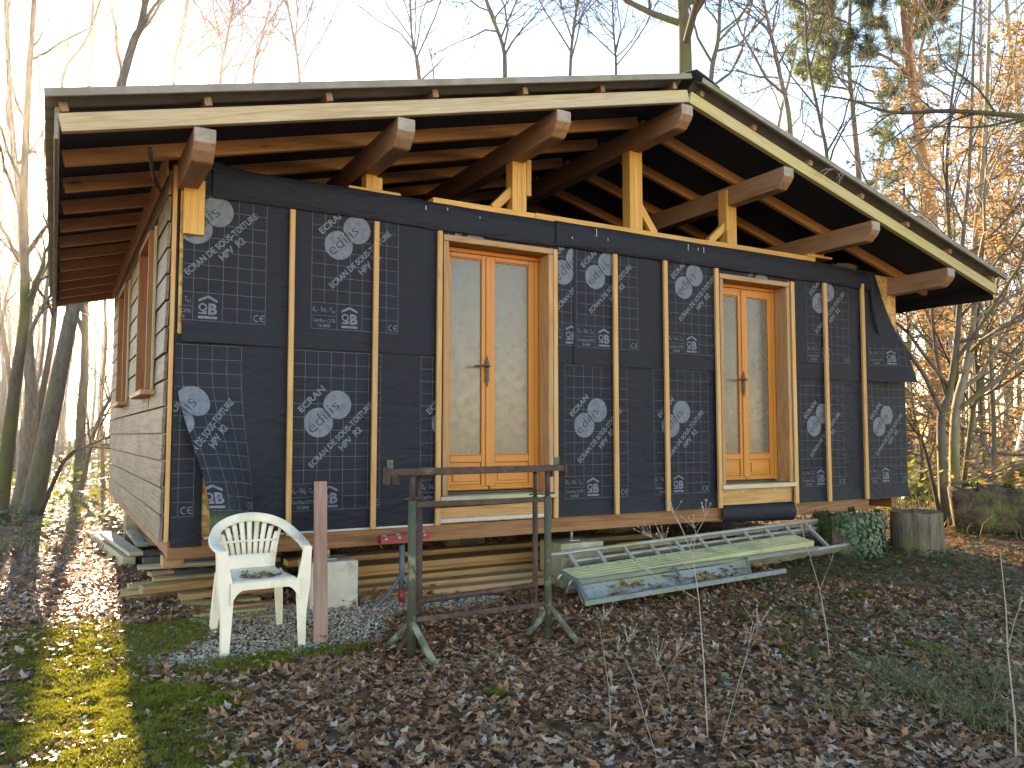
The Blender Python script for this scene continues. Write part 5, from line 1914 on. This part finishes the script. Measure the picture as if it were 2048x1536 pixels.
stalk(2032, 1530, [[(2030, 1440), (2015, 1300), (2012, 1220), (2000, 1100)], [(2015, 1300), (2030, 1240), (2045, 1200)]], 'grey leafless shoot beside the grass tufts', 7, .004, False)

# dead leaves lying on the chair seat
n = 60
a = rng.uniform(0, 6.28, n); d = np.sqrt(rng.uniform(0, 1, n))
cx, cy = cbase.x + .02, cbase.y + .20
x, y = cx + .13 * d * np.cos(a), cy + .10 * d * np.sin(a)
o = scatter('seat_leaves', TALL, FTM, x, y, np.full(n, cbase.z + .412) + rng.uniform(0, .014, n), rng.uniform(.03, .07, n), rng.uniform(0, 6.28, n), rng.uniform(0, .35, n), rng.uniform(0, 6.28, n), LITTER)
tag(o, 'dark rotting leaves lying on the seat of the white chair', 'leaves', None, 'stuff')

# leaves caught on the sheet inside the steel frame
n = 130
u, w = rng.uniform(.12, .95, n), rng.uniform(.25, .95, n)
P = np.array([(c0.lerp(c3, a * .95)).lerp(c1.lerp(c2, a * .95), b)[:] for a, b in zip(u, w)])
o = scatter('frame_leaves', TALL, FTM, P[:, 0], P[:, 1], P[:, 2] - .045 + rng.uniform(0, .02, n), rng.uniform(.05, .11, n), rng.uniform(0, 6.28, n), np.abs(rng.normal(0, .35, n)), rng.uniform(0, 6.28, n), LITTER)
tag(o, 'dead leaves caught inside the grey steel frame', 'leaves', None, 'stuff')


# ------------------------------------------------------------------ trees
def bark(name, c1, c2, moss=None, amt=0.4, scale=6.0):
    t = NT(name, 0.9, 0.2)
    P = t.coords('Object', True)
    a = t.noise(t.scaled(P, (1, 1, .35)), scale * 3, 6.0, .65)
    c = t.mix(t.ramp(a, [(.35, 0.0), (.65, 1.0)]), c1, c2)
    if moss:
        b = t.noise(t.scaled(P, (1, 1, .5)), 2.2, 4.0)
        c = t.mix(t.ramp(b, [(.60 - .3 * amt, 0.0), (.72 - .25 * amt, 1.0)]), c, moss)
    t.set(Base_Color=c)
    t.bump(a, 0.8, 0.02)
    return t.m


BARK_GREY = bark('bark_grey', (0.16, 0.145, 0.12), (0.085, 0.075, 0.062), (0.12, 0.13, 0.06), .3)
BARK_DARK = bark('bark_dark', (0.085, 0.072, 0.058), (0.045, 0.038, 0.032), (0.08, 0.09, 0.04), .25)
BARK_MOSS = bark('bark_mossy', (0.10, 0.088, 0.065), (0.055, 0.048, 0.036), (0.075, 0.088, 0.028), .5)
BARK_PINE = bark('bark_pine', (0.36, 0.20, 0.10), (0.20, 0.12, 0.075), None, 0, 4.0)
BARK_PALE = bark('bark_pale', (0.30, 0.27, 0.21), (0.17, 0.15, 0.12), (0.15, 0.16, 0.06), .2)
BEECHLEAF = leaf_mat('beech_leaf_dry', [(0.0, (0.22, 0.12, 0.045)), (0.4, (0.34, 0.20, 0.075)), (0.8, (0.42, 0.27, 0.11)), (1.0, (0.50, 0.36, 0.18))], 0.5, 0.55, 0.4, (0.58, 0.38, 0.14))
NEEDLE = leaf_mat('pine_needle', [(0.0, (0.035, 0.075, 0.022)), (0.5, (0.07, 0.12, 0.04)), (1.0, (0.12, 0.17, 0.06))], 0.5, 0.3, 0.5, (0.25, 0.38, 0.08))


class TreeGeo:
    def __init__(s, seed):
        s.r = np.random.default_rng(seed)
        s.tr, s.br = MBnp(), MBnp()
        s.tips = []

    def poly(s, p0, d, length, r0, r1, wig, up, steps):
        pts = [p0]
        d = d / np.linalg.norm(d)
        for i in range(steps):
            d = d + s.r.normal(0, wig, 3) + np.array([0, 0, up])
            d /= np.linalg.norm(d)
            pts.append(pts[-1] + d * length / steps)
        return np.array(pts), np.linspace(r0, r1, steps + 1)

    def grow(s, pts, rad, level, maxlev, kids, ratio, spread, up, minr, tstart, sides, wig=.16):
        (s.tr if level == 0 else s.br).tube(pts, rad, sides[level])
        seg = np.linalg.norm(np.diff(pts, axis=0), axis=1).sum()
        if level >= maxlev:
            s.tips.append(pts)
            return
        n = kids[level]
        for k in range(n):
            t = tstart[level] + (1 - tstart[level]) * (k + s.r.uniform(.1, .9)) / n
            f = t * (len(pts) - 1); i = min(int(f), len(pts) - 2); u = f - i
            p = pts[i] * (1 - u) + pts[i + 1] * u
            rr = rad[i] * (1 - u) + rad[i + 1] * u
            d = pts[i + 1] - pts[i]; d /= np.linalg.norm(d)
            a = s.r.uniform(0, 2 * math.pi)
            q = np.cross(d, [math.cos(a), math.sin(a), .3 * math.sin(3 * a)]); q /= np.linalg.norm(q) + 1e-9
            th = spread[level] * s.r.uniform(.7, 1.3)
            nd = d * math.cos(th) + q * math.sin(th)
            ln = seg * ratio[level] * s.r.uniform(.6, 1.25) * (1.15 - .65 * t)
            r0 = max(minr, min(rr * .62, ln * .028 + .002))
            st = (7, 6, 5, 4)[min(level, 3)]
            P, Q = s.poly(p, nd, ln, r0, max(minr * .6, r0 * .25), wig, up[level], st)
            s.grow(P, Q, level + 1, maxlev, kids, ratio, spread, up, minr, tstart, sides, wig)


class MBnp:
    def __init__(s): s.V, s.F, s.n = [], [], 0

    def tube(s, pts, rad, k):
        m = len(pts)
        t = np.gradient(pts, axis=0); t /= np.linalg.norm(t, axis=1)[:, None] + 1e-9
        ref = np.array([0, 0, 1.0]) if abs(t[0, 2]) < .8 else np.array([1.0, 0, 0])
        u = np.cross(t, ref); u /= np.linalg.norm(u, axis=1)[:, None] + 1e-9
        v = np.cross(t, u)
        a = np.arange(k) * 2 * math.pi / k
        ring = pts[:, None, :] + (u[:, None, :] * np.cos(a)[None, :, None] + v[:, None, :] * np.sin(a)[None, :, None]) * np.asarray(rad)[:, None, None]
        i, j = np.meshgrid(np.arange(m - 1), np.arange(k), indexing='ij')
        j2 = (j + 1) % k
        F = np.stack([i * k + j, i * k + j2, (i + 1) * k + j2, (i + 1) * k + j], -1).reshape(-1, 4) + s.n
        s.V.append(ring.reshape(-1, 3)); s.F.append(F); s.n += m * k

    def mesh(s, name, mat):
        return mesh_np(name, np.concatenate(s.V), np.concatenate(s.F), mat, True)


def leaf_cloud(tips, n, size, rs):
    """small leaf quads hung along twigs"""
    T = np.concatenate([t[1:] for t in tips])
    p = T[rs.integers(0, len(T), n)] + rs.normal(0, .07, (n, 3))
    a = rs.uniform(0, 6.28, n); ti = rs.uniform(-.9, .9, n)
    s = size * rs.uniform(.6, 1.3, n)
    dx = np.stack([np.cos(a), np.sin(a), ti * .6], -1) * s[:, None]
    b = a + math.pi / 2
    dy = np.stack([np.cos(b), np.sin(b), rs.uniform(-.5, .5, n)], -1) * s[:, None] * .32
    V = np.stack([p - dx * .5, p + dy, p + dx * .5, p - dy], 1).reshape(-1, 3)
    return V, np.arange(4 * n).reshape(n, 4)


def needle_cloud(tips, per, ln, rs):
    P = []
    for t in tips:
        for q in t[1:]:
            P.append(q)
    P = np.array(P)
    p = np.repeat(P, per, 0) + rs.normal(0, .03, (len(P) * per, 3))
    n = len(p)
    d = rs.normal(0, 1, (n, 3)); d[:, 2] += .35
    d /= np.linalg.norm(d, axis=1)[:, None]
    d *= ln * rs.uniform(.6, 1.2, n)[:, None]
    w = np.cross(d, rs.normal(0, 1, (n, 3))); w /= np.linalg.norm(w, axis=1)[:, None]
    w *= .010
    V = np.stack([p - w, p + w, p + d], 1).reshape(-1, 3)
    return V, np.arange(3 * n).reshape(n, 3)


STY = {
    'bare': dict(kids=(16, 7, 5), ratio=(.36, .48, .5), spread=(.85, .75, .7), up=(.05, .05, .03), minr=.0065, tstart=(.28, .15, .1), sides=(9, 5, 3, 3)),
    'slim': dict(kids=(14, 6, 4), ratio=(.24, .45, .5), spread=(.75, .7, .7), up=(.09, .05, .03), minr=.006, tstart=(.30, .15, .1), sides=(8, 5, 3, 3)),
    'twiggy': dict(kids=(18, 8, 5), ratio=(.30, .46, .5), spread=(.85, .75, .7), up=(.05, .04, .03), minr=.0095, tstart=(.42, .15, .1), sides=(9, 5, 3, 3)),
    'oak': dict(kids=(11, 6, 5), ratio=(.45, .5, .5), spread=(1.05, .85, .8), up=(.03, .03, .02), minr=.010, tstart=(.40, .12, .1), sides=(12, 6, 4, 3)),
    'beech': dict(kids=(20, 6, 3), ratio=(.34, .45, .5), spread=(1.2, .7, .6), up=(.0, .0, -.01), minr=.0045, tstart=(.06, .1, .1), sides=(8, 5, 3, 3)),
    'pine': dict(kids=(24, 8, 4), ratio=(.20, .38, .45), spread=(1.35, .8, .7), up=(.04, .06, .08), minr=.006, tstart=(.52, .35, .2), sides=(10, 5, 3, 3)),
    'fir': dict(kids=(46, 8, 0), ratio=(.26, .30, .4), spread=(1.6, .8, .7), up=(-.01, .02, .02), minr=.005, tstart=(.18, .15, .2), sides=(8, 4, 3, 3)),
    'coppice': dict(kids=(8, 5, 3), ratio=(.20, .42, .45), spread=(.7, .7, .7), up=(.09, .05, .03), minr=.0045, tstart=(.38, .2, .15), sides=(9, 5, 3, 3)),
    'sap': dict(kids=(12, 6, 3), ratio=(.38, .48, .5), spread=(.8, .7, .6), up=(.05, .03, .02), minr=.0028, tstart=(.15, .15, .1), sides=(8, 5, 3, 3)),
}


def make_tree(name, path, rads, style, seed, mbark, label, group=None, maxlev=3, leaves=0, needles=0, leafsize=.06, nlen=.13, base=None, wig=.16):
    """path: list of points of the trunk (world)"""
    st = STY[style]
    base = Vector(path[0]) if base is None else base
    root = empty(name, base)
    tag(root, label, 'tree', group)
    g = TreeGeo(seed)
    P = np.array(interp([tuple(p) + (r,) for p, r in zip(path, rads)], 5))
    pts, rd = P[:, :3] - np.array(base), np.maximum(P[:, 3], .004)
    flare = 1 + .35 * np.exp(-np.arange(len(rd)) * .9)
    g.grow(pts, rd * flare, 0, maxlev, st['kids'], st['ratio'], st['spread'], st['up'], st['minr'], st['tstart'], st['sides'], wig)
    M = Matrix.Translation(base)
    link('trunk', g.tr.mesh('trunk', mbark), root, M)
    if g.br.n: tag(link('branches', g.br.mesh('branches', mbark), root, M), kind='stuff')
    if leaves:
        Vv, Fv = leaf_cloud(g.tips, leaves, leafsize, g.r)
        link('crown', mesh_np('crown', Vv, Fv, BEECHLEAF), root, M)
    if needles:
        Vv, Fv = needle_cloud(g.tips, needles, nlen, g.r)
        link('crown', mesh_np('crown', Vv, Fv, NEEDLE), root, M)
    return root


def px_path(pp, dist, h_extra=0.0, sink=.05):
    """trunk path through photo points on a tree standing 'dist' metres away; first point is dropped to the ground"""
    out = [at_range(*p, dist) for p in pp]
    out[0].z = ground_h(out[0].x, out[0].y) - sink
    if h_extra:
        d = (out[-1] - out[-2]).normalized()
        out.append(out[-1] + (d * .6 + Vector((0, 0, .5))) * h_extra)
    return out


def taper(n, r0, r1):
    return [r0 + (r1 - r0) * i / (n - 1) for i in range(n)]


def ptree(name, pp, dist, wpx, style, seed, mbark, label, extra=5.0, tip=.25, **kw):
    P = px_path(pp, dist, extra)
    r0 = wpx / 2 * dist / FOC * 1.1
    return make_tree(name, P, taper(len(P), r0, r0 * tip), style, seed, mbark, label, **kw)


# left group
ptree('bare_tree', [(0, 960), (20, 857), (35, 735), (50, 616), (48, 400), (58, 150), (68, 0)], 13.0, 21, 'coppice', 21, BARK_MOSS, 'greenish slim tree leaning right in front of the many-stemmed clump', 5)
clump_base = at_range(52, 990, 14.2)
ptree('bare_tree', [(62, 1000), (100, 841), (125, 716), (150, 600), (195, 390), (240, 180), (268, 80), (292, 0)], 14.0, 29, 'coppice', 22, BARK_GREY, 'stout grey stem of the clump slanting up behind the eave', 4)
ptree('bare_tree', [(40, 992), (62, 841), (59, 735), (53, 622), (40, 400), (20, 200)], 14.4, 22, 'coppice', 23, BARK_GREY, 'upright grey stem in the middle of the leafless clump', 5)
ptree('bare_tree', [(48, 985), (72, 850), (94, 735), (110, 616), (112, 420), (125, 160), (190, 35)], 14.7, 12, 'coppice', 24, BARK_DARK, 'thin dark stem of the clump with a forked top above the eave', 4)
ptree('bare_tree', [(46, 985), (40, 880), (80, 740), (92, 600), (100, 420), (80, 200)], 15.0, 9, 'coppice', 25, BARK_PALE, 'thin pale stem woven between the stems of the clump', 4)
ptree('bare_tree', [(162, 932), (162, 841), (169, 747), (170, 600), (168, 400), (180, 150)], 21.0, 17, 'coppice', 26, BARK_MOSS, 'single mossy straight tree standing at the picket fence', 5)
ptree('bare_tree', [(160, 940), (190, 860), (231, 775), (262, 690)], 17.0, 8, 'sap', 27, BARK_DARK, 'dark sapling leaning far over towards the clad wall', 1.5)
ptree('bare_tree', [(208, 950), (203, 810), (212, 685), (209, 591), (215, 420)], 19.0, 6, 'sap', 28, BARK_PINE, 'thin reddish sapling next to the clad wall corner', 3, maxlev=2)
ptree('fallen_branch', [(78, 968), (130, 920), (180, 890), (238, 862)], 13.6, 7, 'sap', 29, BARK_DARK, 'fallen branch slanting from the clump towards the clad wall', .5, maxlev=2)
# behind the roof
ptree('bare_tree', [(352, 900), (350, 500), (348, 180), (352, 110), (375, 0)], 24.0, 9, 'twiggy', 31, BARK_DARK, 'fine-twigged bare tree above the left half of the roof', 3)
ptree('bare_tree', [(505, 900), (505, 500), (505, 175), (520, 90), (540, 10)], 27.0, 7, 'twiggy', 32, BARK_DARK, 'low twiggy treetop just above the left roof slope', 2)
ptree('bare_tree', [(430, 900), (432, 500), (440, 180), (452, 90), (470, -20)], 22.0, 9, 'twiggy', 52, BARK_DARK, 'dark bare tree with drooping fine twigs over the left roof slope', 3)
ptree('bare_tree', [(610, 900), (608, 500), (600, 175), (585, 60), (560, -60)], 30.0, 8, 'twiggy', 53, BARK_DARK, 'far small bare tree leaning left over the roof', 2)
ptree('bare_tree', [(1130, 900), (1132, 500), (1140, 150), (1150, 40), (1170, -100)], 26.0, 9, 'twiggy', 54, BARK_DARK, 'bare tree between the crooked tree and the mossy oak', 3)
ptree('bare_tree', [(850, 900), (848, 500), (840, 168), (826, 90), (820, 0)], 20.0, 9, 'slim', 33, BARK_DARK, 'slender straight dark tree with thin side twigs behind the roof', 4)
ptree('bare_tree', [(1016, 900), (1014, 500), (1010, 165), (1005, 90), (972, 0), (950, -120)], 19.0, 12, 'twiggy', 34, BARK_DARK, 'crooked bare tree with upswept limbs behind the roof', 4)
ptree('bare_tree', [(1232, 900), (1232, 500), (1232, 155), (1230, 100), (1225, 20)], 22.0, 7, 'twiggy', 35, BARK_DARK, 'small twiggy tree left of the mossy oak', 2)
ptree('oak_tree', [(1378, 900), (1376, 500), (1371, 150), (1369, 60), (1362, -40), (1350, -220)], 17.0, 31, 'oak', 36, BARK_MOSS, 'big mossy oak trunk rising behind the ridge', 6, tip=.4)
ptree('bare_tree', [(1418, 900), (1420, 500), (1421, 175), (1436, 80), (1440, 0), (1450, -150)], 19.0, 12, 'slim', 37, BARK_GREY, 'slim grey tree close to the right of the mossy oak', 5)
ptree('bare_tree', [(1590, 900), (1588, 500), (1580, 255), (1562, 160), (1545, 80), (1520, -40)], 18.0, 12, 'twiggy', 38, BARK_GREY, 'wide branching bare tree behind the right roof slope', 3)
ptree('bare_tree', [(1665, 900), (1662, 560), (1655, 330), (1640, 240), (1616, 120), (1610, 0)], 16.0, 9, 'slim', 39, BARK_DARK, 'sinuous slender tree behind the right roof slope', 4)
ptree('pine_tree', [(1728, 900), (1722, 600), (1718, 370), (1706, 225), (1698, 120), (1702, -60)], 23.0, 13, 'pine', 40, BARK_GREY, 'thin pine with sparse needle clumps next to the tall orange pine', 3, needles=10, nlen=.22)
ptree('pine_tree', [(1875, 900), (1872, 640), (1860, 430), (1845, 300), (1824, 150), (1806, 0), (1790, -180)], 22.0, 27, 'pine', 41, BARK_PINE, 'tall pine with orange bark above the right eave', 5, needles=16, nlen=.24)
ptree('fir_tree', [(1818, 900), (1818, 700), (1812, 500), (1806, 330)], 26.0, 9, 'fir', 42, BARK_DARK, 'young green fir beside the trunk of the orange pine', .8, needles=12, maxlev=2, nlen=.14)
# right group
ptree('bare_tree', [(1905, 940), (1912, 640), (1900, 490), (1893, 350), (1903, 200), (1922, 60)], 12.5, 9, 'sap', 43, BARK_DARK, 'dark thin sapling forking in front of the orange pine', 2.5)
ptree('bare_tree', [(1888, 985), (1882, 842), (1897, 790), (1911, 705), (1918, 620), (1925, 480), (1940, 300)], 11.5, 15, 'sap', 44, BARK_GREY, 'left dark stem of the twin trunks right of the cabin', 3)
ptree('bare_tree', [(1908, 988), (1910, 842), (1931, 740), (1946, 637), (1950, 480), (1970, 260)], 11.7, 17, 'sap', 45, BARK_PALE, 'right grey stem of the twin trunks right of the cabin', 3)
ptree('bare_tree', [(1914, 985), (1945, 825), (1955, 790), (1951, 671), (1965, 520)], 11.9, 8, 'sap', 46, BARK_DARK, 'thin bowed stem growing at the foot of the twin trunks', 2.5)
ptree('bare_tree', [(1884, 985), (1850, 900), (1822, 850), (1790, 800)], 11.4, 7, 'sap', 47, BARK_DARK, 'low stem leaning from the twin trunks towards the cabin', 1.0)
ptree('bare_tree', [(1950, 960), (1948, 880), (1944, 800), (1948, 600), (1960, 300)], 20.0, 15, 'bare', 48, BARK_PALE, 'sunlit pale trunk with a mossy foot behind the twin trunks', 4)
ptree('bare_tree', [(2092, 950), (2084, 800), (2070, 600), (2050, 300), (2020, 80)], 17.0, 15, 'bare', 49, BARK_PALE, 'sunlit pale trunk beside the white stepladder', 4)
# off-frame tree whose limb reaches across the upper right
tr = make_tree('bare_tree', [at_range(2330, 1300, 8.5) * 1.0, at_range(2320, 700, 8.6), at_range(2330, 200, 8.7), at_range(2300, -300, 8.8)], taper(4, .13, .05), 'bare', 50, BARK_DARK, 'dark tree whose long limb reaches across the sky right of the roof', maxlev=2)
g = TreeGeo(51)
pts = np.array([at_range(*p, 8.6) for p in ((2325, 300), (2180, 245), (2048, 233), (1900, 222), (1785, 225), (1700, 200), (1640, 190))]) - np.array(WM[tr].translation)
P = np.array(interp([tuple(p) + (r,) for p, r in zip(pts, taper(7, .035, .006))], 4))
st = STY['sap']
g.grow(P[:, :3], P[:, 3], 1, 3, (0, 16, 6), (0, .30, .5), (0, .8, .7), (0, .03, .0), .0026, (0, .2, .1), (6, 6, 4, 3))
tag(link('limb', g.br.mesh('limb', BARK_DARK), tr, WM[tr]), kind='stuff')

# beech saplings holding their dry leaves
for i, (px, dist, h, lv, lab) in enumerate(((1985, 14.5, 5.6, 5200, 'beech sapling full of dry orange leaves behind the twin trunks'), (2125, 12.0, 6.0, 5200, 'orange-leaved beech sapling at the edge of the stepladder clearing'),
        (1905, 17.5, 7.0, 6500, 'tall orange-leaved beech between the orange pine and the twin trunks'), (1975, 20.0, 9.5, 8500, 'tallest orange-leaved beech right of the orange pine'), (1838, 16.0, 3.6, 3600, 'low orange-leaved beech bush seen under the right eave'),
        (2100, 22.0, 10.0, 8000, 'orange-leaved beech rising behind the stepladder'), (2140, 16.0, 8.0, 4500, 'outermost orange-leaved beech right of the stepladder'))):
    b = at_range(px, 950, dist); b.z = ground_h(b.x, b.y) - .05
    r = random.Random(i)
    P = [b + Vector((r.uniform(-.12, .12) * j, r.uniform(-.12, .12) * j, h * j / 4)) for j in range(5)]
    make_tree('beech_tree', P, taper(5, .028 + .004 * h, .008), 'beech', 60 + i, BARK_GREY, lab, leaves=lv, leafsize=.075)

# the wood behind: copies of a few bare trees
protos = []
for i in range(11):
    r = random.Random(100 + i)
    h = r.uniform(12, 17)
    b = Vector((0, 0, 0))
    P = [Vector((r.uniform(-.25, .25) * j, r.uniform(-.25, .25) * j, h * j / 5)) for j in range(6)]
    protos.append(make_tree('bare_tree', P, taper(6, r.uniform(.075, .15) if i < 7 else r.uniform(.045, .085), .012), ('bare', 'slim', 'slim', 'bare', 'slim', 'bare', 'slim', 'coppice', 'coppice', 'coppice', 'coppice')[i], 100 + i, (BARK_GREY, BARK_DARK, BARK_MOSS, BARK_GREY, BARK_PALE, BARK_DARK, BARK_GREY, BARK_GREY, BARK_MOSS, BARK_GREY, BARK_PALE)[i], 'x'))
used = set()
r = random.Random(5)
WOODS = (('slender leafless tree in the hazy wood around the picket fence', 'leafless trees left of the cabin', -4.0, 7.0, 17, 50, 46),
         ('leafless tree in the wood behind the cabin roof', 'leafless trees behind the cabin', 8.0, 47.0, 26, 48, 10),
         ('leafless tree in the wood behind the orange beech thicket', 'leafless trees right of the cabin', 46.0, 66.0, 24, 48, 13))
for lab, grp, a0, a1, d0, d1, cnt in WOODS:
    for j in range(cnt):
        a = R(a0 + (a1 - a0) * (j + r.uniform(.1, .9)) / cnt)
        d = math.sqrt(r.uniform(d0 ** 2, d1 ** 2))
        x, y = CAM.x + d * math.sin(a), CAM.y + d * math.cos(a)
        if abs(x - (-.45 + math.tan(SUN_AZ) * y)) < 1.5: x += 3.2 if x > 0.8 else -3.2
        q = r.randrange(11) if a0 > 0 else r.choice((7, 8, 9, 10, 7, 8, 9, 10, 1, 4))
        if q not in used:
            t = protos[q]; used.add(q)
        else:
            t = copy_tree(protos[q])
        s = r.uniform(.8, 1.25)
        t.matrix_basis = Matrix.Translation((x, y, ground_h(x, y) - .08)) @ Matrix.Rotation(r.uniform(0, 6.28), 4, 'Z') @ Matrix.Scale(s, 4)
        tag(t, lab, 'tree', grp)

for q in range(11):
    if q not in used:
        for ch in list(protos[q].children): bpy.data.objects.remove(ch)
        bpy.data.objects.remove(protos[q])

# far wood that reads as one mass
g = MBnp()
rs = np.random.default_rng(77)
for k in range(380):
    a = R(rs.uniform(-9, 70)); d = rs.uniform(48, 85)
    x, y = CAM.x + d * math.sin(a), CAM.y + d * math.cos(a)
    h = rs.uniform(9, 16)
    z0 = ground_h(x, y) - .1
    j = rs.normal(0, .35, (5, 2)).cumsum(0) * .6
    pts = np.array([(x + j[i, 0], y + j[i, 1], z0 + h * i / 4) for i in range(5)])
    r0 = rs.uniform(.06, .16)
    g.tube(pts, np.linspace(r0, .02, 5), 5)
    for b in range(16):
        t = rs.uniform(.2, 1); p = pts[0] + (pts[-1] - pts[0]) * t
        q = rs.uniform(0, 6.28); L = rs.uniform(.8, 2.6) * (1.2 - .6 * t)
        e1 = p + np.array([math.cos(q) * L * .5, math.sin(q) * L * .5, L * .35]); e2 = e1 + np.array([math.cos(q + .5) * L * .4, math.sin(q + .5) * L * .4, L * .45])
        g.tube(np.array([p, e1, e2]), [.025, .016, .009], 3)
        for c in range(3):
            q2 = q + rs.uniform(-1.2, 1.2)
            g.tube(np.array([e1, e1 + np.array([math.cos(q2) * L * .4, math.sin(q2) * L * .4, L * .25])]), [.011, .007], 3)
o = link('distant_wood', g.mesh('distant_wood', BARK_GREY))
tag(o, 'distant leafless wood fading into the haze', 'wood', None, 'stuff')
# scrub at the foot of the far wood
n = 17000
x, y = wedge(n, 30, 70, -9, 70)
zz = np.array([ground_h(a, b) for a, b in zip(x, y)])
v = vnoise(x, y, .12, 4.4)
z = zz + rng.uniform(0, 1, n) ** 1.4 * 2.6 * np.clip(.5 + v, .1, 1)
o = scatter('scrub', TI, FI, x, y, z, rng.uniform(.16, .34, n), rng.uniform(0, 6.28, n), rng.uniform(0, 1.3, n), rng.uniform(0, 6.28, n), leaf_mat('scrub_leaf', [(0.0, (0.05, 0.06, 0.025)), (.4, (.12, .10, .04)), (.8, (.2, .13, .05)), (1.0, (.1, .13, .04))], .6, .35))
tag(o, 'brown and green scrub at the foot of the distant wood', 'scrub', None, 'stuff')

# ------------------------------------------------------------------ haze
hm = bpy.data.materials.new('haze')
hm.use_nodes = True
ht = hm.node_tree
ht.nodes.clear()
ho = ht.nodes.new('ShaderNodeOutputMaterial')
hv = ht.nodes.new('ShaderNodeVolumePrincipled')
hv.inputs['Color'].default_value = (0.93, 0.96, 1.0, 1)
hv.inputs['Density'].default_value = 0.0008
hv.inputs['Anisotropy'].default_value = 0.86
ht.links.new(hv.outputs[0], ho.inputs['Volume'])
mb = MB().box(-112, 132, -62, 132, -2.6, 27.0)
tag(mb.build('haze', hm), 'thin bright winter haze filling the wood', 'haze', None, 'stuff')
